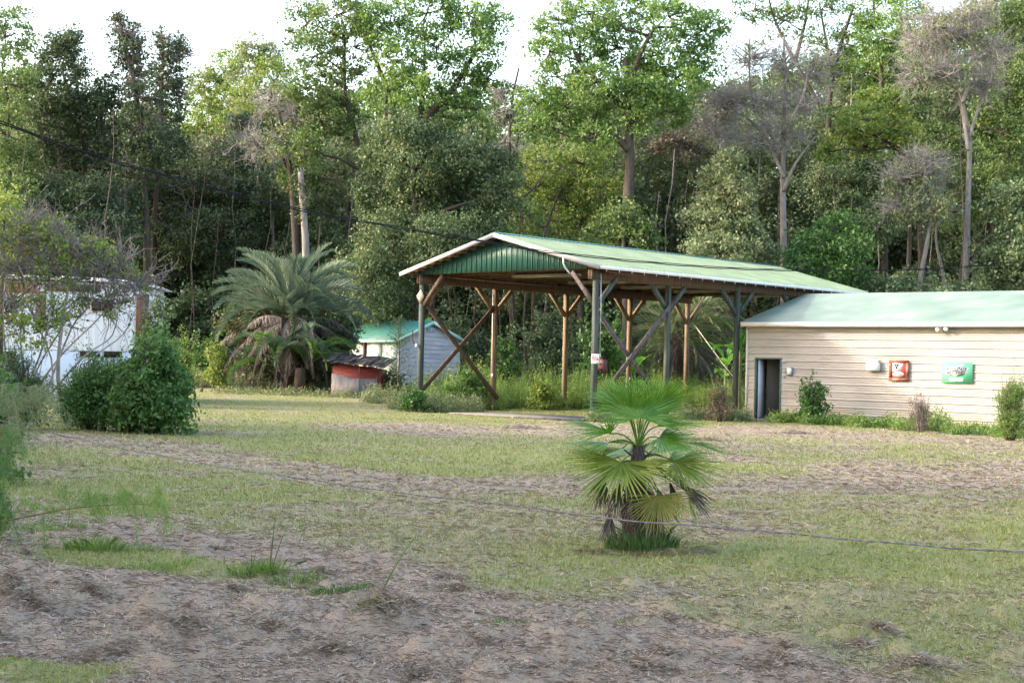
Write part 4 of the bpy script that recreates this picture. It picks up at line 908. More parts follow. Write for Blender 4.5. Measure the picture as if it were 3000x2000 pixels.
FN = [ # hub px, hub py, dy, axis(x,y,z), side(x,y,z), L, spread, mat, droop, n
 (1876, 1223, -.12, (.03, .45, .86), (1, 0, 0), .50, 104, 'fan', .02, 46),
 (1834, 1194, .0, (-.62, .15, .78), (.5, .6, .3), .42, 42, 'fan', .02, 17),
 (1826, 1192, .1, (-.93, .1, .36), (.2, .9, .45), .44, 55, 'fan', .06, 24),
 (1880, 1200, .2, (.1, .3, 1), (1, .3, 0), .38, 62, 'fan', .03, 26),
 (1936, 1184, .05, (.82, .1, .50), (.25, .8, -.5), .42, 55, 'fan', .05, 26),
 (1925, 1202, .15, (.55, .3, .75), (.7, .5, -.4), .40, 50, 'fan', .03, 22),
 (1925, 1248, .0, (1, .1, .2), (0, .95, .3), .50, 52, 'fan', .04, 26),
 (1787, 1268, -.05, (-.96, -.1, .25), (0, .93, .36), .50, 45, 'fan', .05, 22),
 (1787, 1270, -.06, (-.2, -.5, .75), (.8, .2, .2), .17, 60, 'fan', .0, 9),
 (1783, 1296, -.1, (-1, .1, .03), (0, 1, .06), .45, 85, 'fan', .05, 36),
 (1783, 1296, -.1, (1, -.2, .03), (0, 1, .06), .28, 42, 'fan', .03, 14),
 (1931, 1282, -.05, (.9, -.35, -.23), (.41, .86, .28), .48, 95, 'fan', .05, 38),
 (2015, 1296, .0, (1, .1, -.14), (0, 1, .25), .42, 30, 'fan', .06, 15),
 (1823, 1313, .1, (-1, .15, -.08), (0, .95, .28), .66, 36, 'fan_olive', .06, 20),
 (1820, 1353, -.15, (-.25, -.86, -.50), (1, -.22, -.12), .66, 106, 'fan_olive', .0, 46),
 (1976, 1351, -.05, (.8, -.45, -.34), (.54, .74, .315), .54, 80, 'fan_olive', .05, 34),
 (1976, 1351, -.05, (-.9, .2, .02), (0, .8, .3), .32, 30, 'fan_olive', .02, 12),
 (1960, 1345, .2, (.8, .4, -.28), (.3, .9, .3), .46, 60, 'fan', .06, 26),
 (1931, 1452, -.22, (.05, -.3, -.95), (1, -.1, .05), .38, 98, 'fan_gold', .0, 40),
 (1768, 1400, .15, (-.45, .1, -.88), (.9, .2, -.3), .30, 42, 'fan_gold', .02, 20),
 (1990, 1418, -.02, (.85, -.1, -.62), (.3, .5, .4), .44, 22, 'fan_dead', .10, 18),
 (2000, 1425, -.05, (.70, -.1, -.75), (.3, .5, .4), .34, 20, 'fan_dead', .10, 12),
 (2013, 1440, .05, (.30, 0, -.95), (.9, .3, .2), .36, 6, 'fan_olive', .0, 4),
 (1772, 1395, -.05, (-.12, -.1, -1), (.9, .3, 0), .40, 20, 'fan_dead', .02, 18),
 (1788, 1500, -.08, (-.16, -.15, -.97), (.9, .3, 0), .33, 24, 'fan_dead', .02, 18),
 (1850, 1450, -.12, (-.35, -.2, -.9), (.9, .3, 0), .34, 18, 'fan_dead', .02, 9),
 (1830, 1420, -.1, (-.55, -.2, -.8), (.9, .3, 0), .34, 16, 'fan_dead', .02, 8),
 (1905, 1500, -.12, (.25, -.2, -.95), (.9, .3, 0), .34, 30, 'fan_dead', .04, 20),
 (1925, 1520, -.05, (.15, -.1, -.95), (.9, -.3, 0), .28, 28, 'fan_dead', .04, 16),
 (1890, 1470, .12, (.3, .3, -.9), (.9, .3, 0), .40, 28, 'fan_dead', .04, 14),
 (1960, 1405, .1, (.3, .2, -.95), (.9, .3, 0), .42, 14, 'fan_dead', .04, 8),
 (1905, 1215, -.02, (.38, -.15, .92), (.8, .4, -.3), .44, 62, 'fan', .03, 26),
 (1850, 1218, -.04, (-.42, -.15, .90), (.8, -.4, .3), .44, 62, 'fan', .03, 26),
 (1795, 1375, .05, (-.75, .3, -.55), (.3, .9, .1), .50, 50, 'fan_olive', .06, 22),
 (1955, 1385, .05, (.8, .2, -.5), (.3, .9, .1), .46, 40, 'fan_olive', .06, 18),
 (1900, 1330, .2, (.5, .8, .2), (.8, -.4, .3), .50, 70, 'fan', .08, 26),
 (1840, 1330, .2, (-.5, .8, .1), (.8, .4, .3), .50, 70, 'fan', .08, 26),
 (1815, 1410, -.1, (-.2, -.2, -1), (.9, .3, 0), .45, 22, 'fan_dead', .02, 18),
 (1900, 1415, -.1, (.15, -.3, -1), (.9, .3, 0), .40, 20, 'fan_dead', .02, 14),
 (1925, 1430, .05, (.3, .1, -1), (.9, .3, 0), .46, 26, 'fan_dead', .02, 16),
 (1855, 1440, -.14, (-.05, -.3, -1), (.9, .3, 0), .36, 16, 'fan_dead', .02, 10),
 (1835, 1545, -.1, (-.3, -.3, -.9), (.9, .3, 0), .20, 30, 'fan_dead', .04, 12),
]
for i, (px, py, dy, ax, sd_, L, spr, mt, dr, n_) in enumerate(FN):
    dead = mt == 'fan_dead'
    pet = top-U_*(.0 if py < 1330 else (.08+.0012*(py-1330))) if not dead else tp[12]+Vector((0, 0, .2 if py < 1480 else -.05))
    fan(pv(px, py, dy), ax, sd_, L, spr, G[mt], n_, dr, i+3, .75 if dead else 1.0, .35 if dead else .10, pet, .12 if not dead else .3, 'dead_leaf' if dead else 'leaf', .8 if dead else 0)
fan(pv(1872, 1290, .0), (.02, -.05, 1), (1, 0, 0), .34, 12, G['fan'], 9, .0, 77, 1.0, .3, top, 0, 'spear_leaf')
# weedy tuft round the foot
def tuft(name, label, cat, cx, cy, rx, ry, n_, h, mat, w=.005, lean=.5, seed=1, group=None, kind=None, stuff=False, head=None):
    rnd = np.random.default_rng(seed); r = np.sqrt(rnd.random(n_)); a = rnd.random(n_)*6.283
    x = cx+rx*r*np.cos(a); y = cy+ry*r*np.sin(a); z = zfine(x, y)-.01; H = h*(.45+.75*rnd.random(n_))*(1-.45*r)
    a2 = a+rnd.normal(0, .7, n_); ln = lean*(.2+rnd.random(n_))*(r+.25)
    d = np.stack([np.cos(a2)*ln, np.sin(a2)*ln, np.ones(n_)], 1); P = np.stack([x, y, z], 1); b_ = rnd.random(n_)*6.283
    s = np.stack([np.cos(b_), np.sin(b_), 0*b_], 1)*(w*(.6+.8*rnd.random(n_)))[:, None]/2
    m1 = P+d*(H*.45)[:, None]*np.array([.6, .6, 1]); m2 = P+d*(H*.8)[:, None]*np.array([.95, .95, 1]); Q = P+d*H[:, None]*np.array([1.5, 1.5, .92])
    V = np.stack([P-s, P+s, m1+s*.9, m2+s*.6, Q, m2-s*.6, m1-s*.9], 1).reshape(-1, 3); f = np.arange(n_)[:, None]*7+np.arange(7)[None]
    mb = MB(); mb.add(V, f); loc = (cx, cy, float(g0(cx, cy)))
    o = mb.build(name, mat, loc=loc); return tag(o, label, cat, group, kind)
q = pv(1875, 1615)
tuft('grass_tuft', 'dark green weedy tuft around the foot of the fan palm', 'grass tuft', pb.x+.07, DPM-.05, .34, .26, 1100, .30, G['shrub'], .0045, .5, 5)
tuft('hay_ring', 'ring of brown dead thatch heaped round the foot of the fan palm', 'thatch', pb.x+.08, DPM-.22, .62, .26, 5000, .045, M_STRAW, .004, 2.6, 6)

# ================================================================ FEATHER PALMS
def frond(mb, base, az, el, L, curl, rnd, leaf=.42, n_=44, wl=.022, dead=False):
    d = Vector((math.cos(az)*math.cos(el), math.sin(az)*math.cos(el), math.sin(el))); p = Vector(base); pts = [p.copy()]
    seg = 14; e = el
    for i in range(seg):
        e -= curl*(.25+1.5*i/seg)/seg; d = Vector((math.cos(az)*math.cos(e), math.sin(az)*math.cos(e), math.sin(e))); p = p+d*L/seg; pts.append(p.copy())
    mb.tube(pts, [.022*(1-.85*i/seg) for i in range(seg+1)], 4, cap=False)
    side = Vector((-math.sin(az), math.cos(az), 0))
    for k in range(n_):
        t = .16+.84*k/n_; f = t*seg; i = min(int(f), seg-1); q = pts[i].lerp(pts[i+1], f-i); dr = (pts[i+1]-pts[i]).normalized(); up = side.cross(dr).normalized()
        if up.z < 0: up = -up
        Ll = leaf*(math.sin(math.pi*min(1, .12+.88*t))**.5)*(1.0-.35*t)*(.85+.3*rnd.random())
        for s in (-1, 1):
            v = (side*s*.62+dr*(.80+.35*rnd.random())+up*(.55 if not dead else -.5)).normalized()
            if dead: v = (v+Vector((rnd.uniform(-.4, .4), rnd.uniform(-.4, .4), -.6))).normalized()
            m_ = q+v*Ll*.55; t_ = q+v*Ll+Vector((0, 0, -(.10 if not dead else .3)*Ll))
            w = v.cross(dr).normalized()*wl/2 if v.cross(dr).length > 1e-3 else up*wl/2
            w = (w+up*wl*.2*rnd.uniform(-1, 1))
            mb.add([tuple(q-w), tuple(q+w), tuple(m_+w*.8), tuple(t_), tuple(m_-w*.8)], [(0, 1, 2, 3, 4)])
def feather_palm(name, label, D, px, pyc, pyg, rad, ngreen, ndead, seed, elmin=-.1, elmax=1.35, L=None, trunk_r=.28, greenmat='pindo', bend=1.0):
    rnd = random.Random(seed); c = at(px, pyc, D); g_ = float(g0(c.x, D)); root = thing(name, (c.x, D, g_), label, 'palm tree')
    k = MB(); k.tube([Vector((c.x, D, g_-.1)), Vector((c.x, D, g_+(c.z-g_)*.5)), Vector((c.x, D, c.z))], [trunk_r*1.15, trunk_r, trunk_r*.8], 12); k.build('trunk', M_FIB, root)
    Lm = L or rad*D/F*1.2
    for i in range(ngreen):
        t = (i+.5)/ngreen; el = elmax+(elmin-elmax)*t**.8+rnd.uniform(-.1, .1); az = i*2.399+rnd.uniform(-.2, .2)
        mb = MB(); frond(mb, c+Vector((math.cos(az)*.15, math.sin(az)*.15, -.4*t)), az, el, Lm*(.85+.2*rnd.random()), (.75+.55*rnd.random()+.35*t)*bend, rnd, leaf=.84*Lm/3, n_=50, wl=.034*D/63)
        mb.build('frond', G[greenmat], root)
    for i in range(ndead):
        t = (i+.5)/ndead; el = .12-.95*t+rnd.uniform(-.15, .15); az = i*2.399+1+rnd.uniform(-.2, .2)
        mb = MB(); frond(mb, c+Vector((math.cos(az)*.2, math.sin(az)*.2, -.5-.3*t)), az, el, Lm*(.75+.35*rnd.random()), 1.0, rnd, leaf=.46, n_=40, wl=.034*D/63, dead=True)
        mb.build('dead_frond', G['deadfrond'], root)
    return root
fp = feather_palm('feather_palm', 'big blue green feather palm with grey dead fronds left of the red pump house', 63, 852, 898, 1150, 225, 54, 70, 4, elmin=.24, elmax=1.45, L=3.3)
mb = MB(); rng_ = np.random.default_rng(8)
for (px, py, rx, ry) in ((740, 960, 90, 60), (840, 950, 120, 70), (930, 955, 100, 70), (860, 1040, 120, 80), (690, 925, 60, 40), (800, 1030, 80, 60), (960, 1020, 70, 60), (1010, 960, 50, 40)):
    blob(mb, at(px, py, 63.2), (rx*63/F, 1.0, ry*63/F), .12, .55, .3, rng_, .3)
mb.build('climbing_vine', G['red'], fp)
mb = MB()
for (px, py, rx, ry) in ((860, 1060, 90, 70), (940, 1070, 80, 60), (780, 1050, 70, 60), (860, 1000, 110, 60), (990, 1030, 50, 70)): blob(mb, at(px, py, 63.6), (rx*63/F, 1.0, ry*63/F), .13, .8, .3, rng_, .3)
mb.build('climbing_vine', G['dark'], fp)
# second growth of young fronds at its foot
c = at(880, 1075, 61.5); g_ = float(g0(c.x, 61.5)); fl2 = thing('young_feather_palm', (c.x, 61.5, g_), 'low clump of arching young green palm fronds at the foot of the big feather palm', 'palm tree')
rnd = random.Random(12)
k = MB(); k.tube([Vector((c.x, 61.5, g_-.1)), Vector((c.x, 61.5, g_+1.0))], [.25, .2], 10); k.build('trunk', M_FIB, fl2)
for i in range(34):
    az = i*2.399; b0 = Vector((c.x+(-1.0 if i % 3 == 0 else .3)*1.0, 61.5, g_+.9+.5*rnd.random())); mb = MB()
    frond(mb, b0, az, 1.3-.9*(i/34)+rnd.uniform(-.1, .1), 2.2+.9*rnd.random(), 1.9, rnd, leaf=.6, n_=40, wl=.04); mb.build('frond', G['shrub'] if i % 2 else G['pindo'], fl2)
feather_palm('feather_palm', 'pale feather palm with long dead skirt seen through the back of the carport', 67.5, 1985, 968, 1150, 165, 44, 20, 9, elmin=-.15, elmax=1.3, L=2.9, bend=1.5, greenmat='pale')

# ================================================================ BANANAS
def banana(label, D, px, pyt, pyb, n_, L, seed, name='banana_plant'):
    rnd = random.Random(seed); p0 = at(px, pyb, D); g_ = float(g0(p0.x, D)); tz = at(px, pyt, D).z; root = thing(name, (p0.x, D, g_), label, 'banana plant', None)
    k = MB(); k.tube(wob((p0.x, D, g_-.1), (p0.x, D, tz-L*.7), 4, .02, rnd), [.10, .09, .08, .06, .045], 8); k.build('stem', surf('banana_stem%d' % seed, [(.10, .14, .05), (.22, .24, .10)], 3, .7), root)
    for i in range(n_):
        az = i*2.399+rnd.random(); el = 1.25-.95*(i/n_); Ll = L*(.8+.35*rnd.random()); p = Vector((p0.x, D, tz-L*.75-.1*i)); pts = [p.copy()]; e = el; N = 10
        for j in range(N): e -= (.9+.6*rnd.random())*(.4+j/N)/N; p = p+Vector((math.cos(az)*math.cos(e), math.sin(az)*math.cos(e), math.sin(e)))*Ll/N; pts.append(p.copy())
        sd = Vector((-math.sin(az), math.cos(az), 0)); mb = MB(); W = Ll*.17; ws = [0, .05, .5, .85, 1, 1, .98, .9, .75, .45, .03]
        for s in (-1, 1):
            v = []
            for j, q in enumerate(pts): v += [tuple(q), tuple(q+(sd*s*.85+Vector((0, 0, .38)))*W*ws[j]+Vector((rnd.uniform(-.02, .02), 0, rnd.uniform(-.04, .01))))]
            mb.add(v, [(2*j, 2*j+1, 2*j+3, 2*j+2) for j in range(1, N)])
        mb.tube(pts, [.02*(1-.08*j) for j in range(N+1)], 4, cap=False); mb.build('leaf', G['banana'], root)
banana('banana plant with broad bright leaves between the carport post and the shop corner', 60.5, 2168, 905, 1180, 9, 1.7, 1)
banana('lower banana plant leaning behind the carport post nearest the shop', 63, 2125, 985, 1180, 8, 1.3, 2)
banana('small banana plant behind the posted sign, right of the maroon hood', 66, 1848, 1010, 1165, 9, 1.5, 3)
banana('taller banana plant behind the carport middle, left of the pale feather palm', 71, 1800, 930, 1160, 9, 1.8, 4)
banana('banana leaves poking up behind the left end of the lavender shed roof', 75, 1125, 905, 1120, 8, 2.0, 5)
banana('banana leaves rising behind the right end of the lavender shed ridge', 75, 1222, 912, 1120, 7, 1.7, 6)

# ================================================================ TREES
B = G
def T(*a, **k): return tree('tree', *a, **k)
def T2(name, *a, **k): return tree(name, *a, **k)
T('tall mid green tree cut by the left edge of the photo', 'tree', 76, [(30, 1040), (28, 700), (25, 300)], [(15, 110, 70, 90), (40, 250, 75, 80), (10, 390, 90, 80), (60, 500, 70, 70), (15, 600, 100, 80)], B['mid'], dens=.75)
T2('cedar', 'broad dark evergreen tree with two blunt tops left of the tall spires', 'tree', 80, [(260, 1050), (255, 700), (240, 400), (215, 160)], [(165, 170, 45, 60), (205, 140, 35, 60), (130, 260, 80, 70), (235, 270, 80, 80), (300, 330, 70, 80), (150, 370, 100, 80), (250, 430, 110, 90), (120, 490, 90, 80), (330, 460, 70, 80)], B['dark'], dens=.95, clump=.5, bare=7, twm=M_TWIG_V)
T2('cedar', 'dark vine hung evergreen low in the left of the wood, behind the trailer', 'tree', 77, [(200, 1060), (190, 800), (200, 600)], [(110, 600, 110, 90), (240, 590, 110, 90), (170, 700, 120, 90), (300, 700, 110, 90), (90, 780, 110, 80), (330, 600, 80, 80)], B['dark'], dens=1.0, hang=.5, bare=7, twm=M_TWIG_V)
T2('cedar', 'slender dark spire tree with the highest top left of the sky gap', 'tree', 78, [(440, 1050), (432, 800), (425, 580), (408, 330), (352, 70)], [(338, 58, 20, 22), (352, 105, 38, 32), (388, 95, 22, 30), (372, 165, 45, 42), (405, 150, 28, 40), (375, 230, 60, 50), (420, 290, 60, 55), (400, 380, 60, 60), (460, 420, 50, 60), (410, 480, 65, 60)], B['dark'], rb=.24, dens=.75, clump=.36, twigs=7, bare=6, twm=M_TWIG_V)
T2('cedar', 'second dark spire tree with two ragged tops beside the sky gap', 'tree', 82, [(455, 1050), (450, 700), (470, 400), (478, 130)], [(468, 110, 20, 28), (472, 160, 30, 30), (525, 130, 24, 28), (528, 165, 30, 28), (505, 215, 45, 40), (465, 240, 40, 50), (520, 280, 35, 45), (490, 340, 50, 55), (500, 430, 55, 60)], B['dark'], rb=.2, dens=.7, clump=.36, twigs=7, bare=6, twm=M_TWIG_V)
T('pale yellow green tree behind the second dark spire, lowest of the skyline', 'tree', 96, [(640, 1040), (640, 700), (650, 300)], [(655, 215, 60, 50), (600, 260, 60, 55), (690, 290, 60, 60), (620, 350, 80, 70), (560, 430, 70, 70), (660, 440, 80, 60)], B['yellow'], dens=.65, rb=.25, bare=6)
T('loose pale green tree with the higher top right of the left sky gap', 'tree', 92, [(760, 1040), (765, 700), (755, 300)], [(745, 140, 48, 38), (790, 165, 45, 45), (720, 200, 60, 50), (800, 235, 60, 60), (740, 290, 80, 60), (820, 330, 70, 70), (700, 370, 70, 60), (770, 420, 90, 70), (830, 480, 70, 60)], B['yellow'], dens=.6, rb=.25, bare=8)
T('greyish half bare tree with a crooked limb above the broken stub', 'tree', 74, [(880, 1040), (862, 640), (850, 500), (835, 410), (818, 330)], [(800, 300, 55, 55), (860, 340, 50, 50), (840, 420, 60, 50), (760, 430, 60, 40)], B['pale'], dens=.25, rb=.2, limbs=[[(850, 510), (800, 410), (770, 395)], [(838, 430), (800, 370), (790, 330)]], bare=16)
T('dark bushy tree filling the hollow above the big feather palm', 'tree', 84, [(720, 1050), (715, 600), (710, 400)], [(715, 365, 50, 40), (700, 450, 60, 50), (650, 540, 90, 70), (560, 600, 90, 70), (740, 580, 80, 70), (640, 680, 100, 80), (520, 720, 90, 80)], B['dark'], dens=.9, bare=7)
T('brownish thin leaved tree between the spires and the feather palm', 'tree', 88, [(545, 1050), (550, 700), (570, 480)], [(560, 500, 80, 70), (620, 460, 60, 60), (510, 560, 60, 60), (480, 640, 60, 70), (600, 560, 70, 60)], B['brown'], dens=.5, bare=14, bark=M_TWIG)
T('tall open green tree left of centre with a dark leaning trunk', 'tree', 74, [(1075, 1020), (1060, 640), (1048, 430), (1012, 280), (1010, 120)], [(900, 70, 70, 60), (1000, 40, 80, 70), (930, 160, 75, 65), (1040, 140, 80, 75), (895, 260, 65, 60), (990, 250, 75, 65), (940, 350, 80, 60), (900, 430, 70, 60), (1030, 360, 60, 55), (1090, 60, 70, 60), (880, 520, 60, 60)], B['mid'], rb=.2, dens=.62, clump=.40)
T('tallest spreading green tree with a leaning forked trunk, left of the central sky gap', 'tree', 72, [(1150, 1020), (1175, 600), (1235, 375), (1320, 270), (1395, 150)], [(1130, 70, 80, 70), (1250, 40, 90, 70), (1370, 40, 80, 65), (1450, 60, 55, 55), (1160, 180, 80, 65), (1280, 140, 85, 70), (1400, 150, 75, 65), (1220, 260, 80, 60), (1340, 250, 75, 60), (1430, 230, 50, 50), (1120, 290, 75, 60), (1300, 340, 60, 45), (1395, 320, 45, 35)], B['bright'], rb=.3, dens=.62, clump=.40, limbs=[[(1180, 560), (1130, 350), (1145, 200)], [(1225, 400), (1240, 260), (1245, 120)], [(1150, 300), (1110, 200), (1070, 100)]])
T2('vine_covered_tree', 'huge dark dome of vines draped over a tree behind the left half of the carport', 'vine mound', 70, [(1230, 1020), (1220, 700), (1210, 450)], [(1185, 365, 65, 45), (1130, 440, 65, 60), (1260, 400, 80, 55), (1225, 480, 110, 80), (1340, 460, 95, 55), (1440, 480, 75, 50), (1120, 560, 80, 80), (1240, 600, 120, 90), (1370, 570, 110, 80), (1475, 560, 50, 70), (1150, 700, 100, 90), (1290, 710, 110, 90), (1410, 680, 80, 80), (1090, 820, 80, 90)], B['vine'], dens=1.25, hang=.55, leaf=.135, rb=.3)
T2('vine_covered_tree', 'mass of hanging vines over low trees between the feather palm and the carport', 'vine mound', 72, [(1080, 1060), (1070, 900)], [(1080, 880, 80, 70), (1160, 870, 80, 70), (1020, 800, 60, 70), (1110, 960, 80, 60), (1000, 900, 60, 60)], B['vine'], dens=1.1, hang=.5, leaf=.135)
T('thin dark trunked tree standing in the central sky gap', 'tree', 80, [(1500, 1020), (1498, 600), (1492, 430), (1500, 300), (1520, 200)], [(1505, 260, 30, 30), (1470, 330, 40, 35), (1530, 350, 35, 35), (1480, 420, 45, 40), (1460, 270, 28, 25)], B['mid'], rb=.14, dens=.4, bare=10, limbs=[[(1497, 470), (1525, 380), (1528, 280)]])
T('big bright green broadleaf tree above the carport roof, right of the central sky gap', 'tree', 69, [(1848, 1000), (1840, 640), (1845, 480), (1840, 330), (1832, 170)], [(1640, 60, 65, 55), (1740, 40, 80, 65), (1850, 30, 85, 65), (1960, 50, 80, 65), (2060, 90, 65, 60), (1610, 150, 55, 50), (1700, 140, 75, 60), (1810, 140, 85, 65), (1930, 160, 85, 65), (2050, 180, 70, 60), (1640, 230, 60, 50), (1750, 240, 80, 60), (1870, 260, 80, 60), (1990, 250, 75, 55), (1570, 300, 50, 45), (1650, 320, 70, 50), (1760, 330, 75, 50), (1870, 350, 70, 45), (1960, 330, 60, 45), (1560, 370, 45, 35), (1640, 390, 55, 35), (1740, 400, 60, 35)], B['bright'], rb=.33, dens=.72, clump=.42, limbs=[[(1842, 440), (1800, 402), (1740, 392), (1680, 380)], [(1842, 360), (1900, 290), (1970, 240)], [(1840, 330), (1760, 250), (1700, 180)], [(1838, 260), (1880, 150), (1920, 80)]], bark=M_BARK)
T('yellow green understorey tree below the big bright tree', 'tree', 82, [(1700, 1040), (1700, 700), (1690, 520)], [(1610, 470, 80, 60), (1710, 480, 90, 60), (1560, 560, 70, 65), (1660, 580, 90, 70), (1770, 570, 80, 70), (1600, 670, 90, 70), (1720, 680, 90, 70)], B['yellow'], dens=.55)
T('dim olive tree with crooked branches just left of the carport ridge', 'tree', 76, [(1560, 1030), (1570, 800), (1610, 640), (1640, 560)], [(1530, 640, 60, 60), (1600, 730, 80, 60), (1680, 760, 70, 60), (1520, 760, 60, 60)], B['mid'], dens=.8, rb=.13, limbs=[[(1500, 600), (1555, 560), (1600, 500)]])
T2('vine_covered_tree', 'yellowish vine heap climbing the trunk of the big bright tree', 'vine mound', 68, [(1835, 1010), (1830, 800), (1825, 660)], [(1830, 640, 55, 50), (1790, 700, 70, 55), (1880, 700, 60, 60), (1850, 770, 80, 50)], B['mid'], dens=1.0, leaf=.16, hang=.3)
T('pair of thin black stems with sky showing between them', 'tree', 84, [(2050, 1030), (2055, 800), (2040, 640), (2050, 450)], [(2020, 430, 60, 40), (1950, 420, 60, 45), (2060, 380, 50, 40)], B['brown'], rb=.12, dens=.3, bare=14, limbs=[[(2055, 760), (2085, 640), (2080, 480)], [(2050, 700), (2010, 600), (2020, 500)]], twm=M_BARK)
T('bare grey tree with tall straight trunk and hazy twigs right of the big bright tree', 'tree', 71, [(2298, 1000), (2296, 730), (2294, 500), (2298, 300), (2296, 110)], [(2200, 170, 80, 60), (2300, 180, 75, 70), (2390, 200, 70, 70), (2150, 290, 80, 60), (2250, 300, 80, 60), (2360, 310, 80, 60), (2090, 370, 80, 55), (2190, 400, 80, 50), (2300, 400, 70, 50), (2100, 300, 60, 50)], B['pale'], rb=.19, dens=.06, bare=26, bark=M_BARK_P, leaf=.14, limbs=[[(2290, 460), (2235, 350), (2200, 270), (2195, 150)], [(2296, 520), (2240, 400), (2160, 330), (2080, 340)], [(2296, 380), (2350, 290), (2370, 180)], [(2296, 560), (2330, 480), (2390, 400)]])
T2('vine_covered_tree', 'pale silvery vine mound above the far end of the carport roof', 'vine mound', 68, [(2140, 1000), (2130, 700), (2135, 520)], [(2135, 470, 40, 40), (2110, 540, 65, 60), (2165, 560, 45, 60), (2080, 640, 80, 65), (2160, 660, 75, 65), (2110, 730, 110, 50), (2210, 730, 50, 50)], B['pale'], dens=1.0, leaf=.15, hang=.45, clump=.36)
T('airy tree with dark upright limbs behind the bare grey tree', 'tree', 86, [(2425, 1030), (2430, 600), (2428, 330), (2450, 180), (2500, 20)], [(2210, 30, 60, 50), (2300, 60, 60, 50), (2440, 30, 70, 50), (2400, 130, 60, 50), (2480, 130, 60, 50), (2340, 20, 50, 40), (2520, 60, 50, 50), (2460, 230, 60, 50), (2490, 300, 50, 40)], B['mid'], rb=.24, dens=.38, limbs=[[(2430, 360), (2330, 180), (2270, 60), (2250, -20)], [(2330, 180), (2360, 60), (2370, -20)], [(2440, 240), (2420, 120), (2400, 10)]])
T('bright green tree top cut by the upper edge, left of the twiggy pale crown', 'tree', 84, [(2590, 1040), (2590, 500), (2580, 200)], [(2560, 30, 70, 60), (2660, 30, 70, 55), (2560, 130, 65, 55), (2640, 150, 70, 55), (2610, 230, 60, 50), (2540, 210, 40, 40)], B['bright'], rb=.28, dens=.65)
T('arching yellow green tree lit by the sun above the shop roof', 'tree', 72, [(2700, 1000), (2695, 600), (2670, 480), (2620, 430), (2570, 400)], [(2560, 290, 50, 38), (2620, 310, 55, 42), (2530, 350, 65, 45), (2610, 380, 65, 45), (2470, 400, 45, 35), (2430, 450, 40, 32), (2660, 400, 45, 40), (2530, 430, 50, 35), (2425, 330, 22, 18)], B['yellow'], rb=.18, dens=.85, clump=.34, leaf=.17)
T('dark green hanging tree directly behind the arching yellow one', 'tree', 79, [(2520, 1030), (2520, 700), (2510, 480)], [(2480, 490, 60, 50), (2560, 480, 70, 50), (2520, 570, 70, 60), (2600, 540, 60, 60), (2450, 600, 60, 60), (2560, 650, 80, 60), (2400, 520, 50, 50)], B['vine'], rb=.2, dens=.8, hang=.3)
T('pale twiggy tree with a forked trunk over the shop roof', 'tree', 70, [(2822, 1000), (2830, 760), (2838, 520), (2838, 400), (2812, 260), (2800, 120)], [(2700, 130, 75, 60), (2800, 90, 80, 70), (2890, 150, 75, 65), (2680, 220, 80, 50), (2780, 220, 80, 60), (2870, 240, 70, 50), (2740, 60, 70, 50), (2860, 40, 60, 50)], B['pale'], rb=.17, dens=.16, bare=26, bark=M_BARK_P, leaf=.14, limbs=[[(2836, 410), (2880, 280), (2918, 190)], [(2836, 440), (2812, 300), (2760, 230), (2700, 210)], [(2820, 300), (2850, 200), (2860, 90)]])
T('leaning tree with reddish dead vines and pale leaves left of the forked trunk', 'tree', 69, [(2690, 1000), (2695, 830), (2718, 700), (2730, 560), (2700, 500)], [(2700, 470, 55, 40), (2650, 520, 60, 45), (2730, 520, 50, 45), (2620, 590, 50, 45), (2700, 600, 60, 45), (2740, 620, 40, 50)], B['pale'], rb=.14, dens=.5, hang=.6, bare=14, leaf=.14, twm=M_TWIG, bark=M_BARK_P)
T('second thin leaning stem right of the reddish vine tree', 'tree', 71, [(2775, 1000), (2765, 820), (2742, 700), (2755, 590)], [(2755, 580, 35, 30)], B['mid'], rb=.10, dens=.4, bark=M_BARK_P, bare=6)
T('dense green tree filling the upper right corner', 'tree', 77, [(2960, 1040), (2955, 600), (2950, 200)], [(2940, 40, 70, 60), (3020, 60, 70, 70), (2960, 150, 70, 60), (3020, 200, 70, 70), (2950, 280, 75, 60), (3020, 330, 70, 70), (2930, 390, 70, 60), (3010, 460, 80, 70), (2930, 500, 70, 60), (2870, 330, 50, 50)], B['mid'], rb=.26, dens=.8)
T('dark bushy tree at the right edge behind the shop roof', 'tree', 68, [(2990, 1020), (2985, 750), (2980, 620)], [(2940, 600, 60, 50), (3010, 600, 70, 70), (2960, 700, 80, 60), (3030, 720, 80, 70), (2930, 790, 70, 50), (3010, 820, 80, 60)], B['vine'], dens=.95, leaf=.17)
T('bushy green tree rising between the two roofs', 'tree', 68, [(2440, 1000), (2440, 800), (2450, 700)], [(2460, 670, 60, 45), (2400, 720, 70, 55), (2490, 730, 55, 55), (2340, 770, 60, 55), (2430, 800, 90, 50), (2510, 810, 55, 40)], B['shrub'], dens=.9, leaf=.16)
T('low vine heap behind the shop roof below the forked trunk', 'vine mound', 67, [(2600, 1000), (2600, 850)], [(2560, 850, 60, 35), (2640, 860, 60, 28), (2830, 855, 50, 26), (2740, 870, 50, 20)], B['vine'], dens=.9, leaf=.16)
T('shady slender trunk with mossy crown left of the forked trunk', 'tree', 80, [(2640, 1030), (2665, 700), (2650, 400), (2668, 300)], [(2650, 300, 50, 50), (2690, 380, 50, 50), (2760, 420, 60, 50), (2780, 500, 70, 60), (2870, 480, 60, 60), (2880, 580, 70, 60), (2800, 620, 70, 60)], B['mid'], rb=.16, dens=.6)
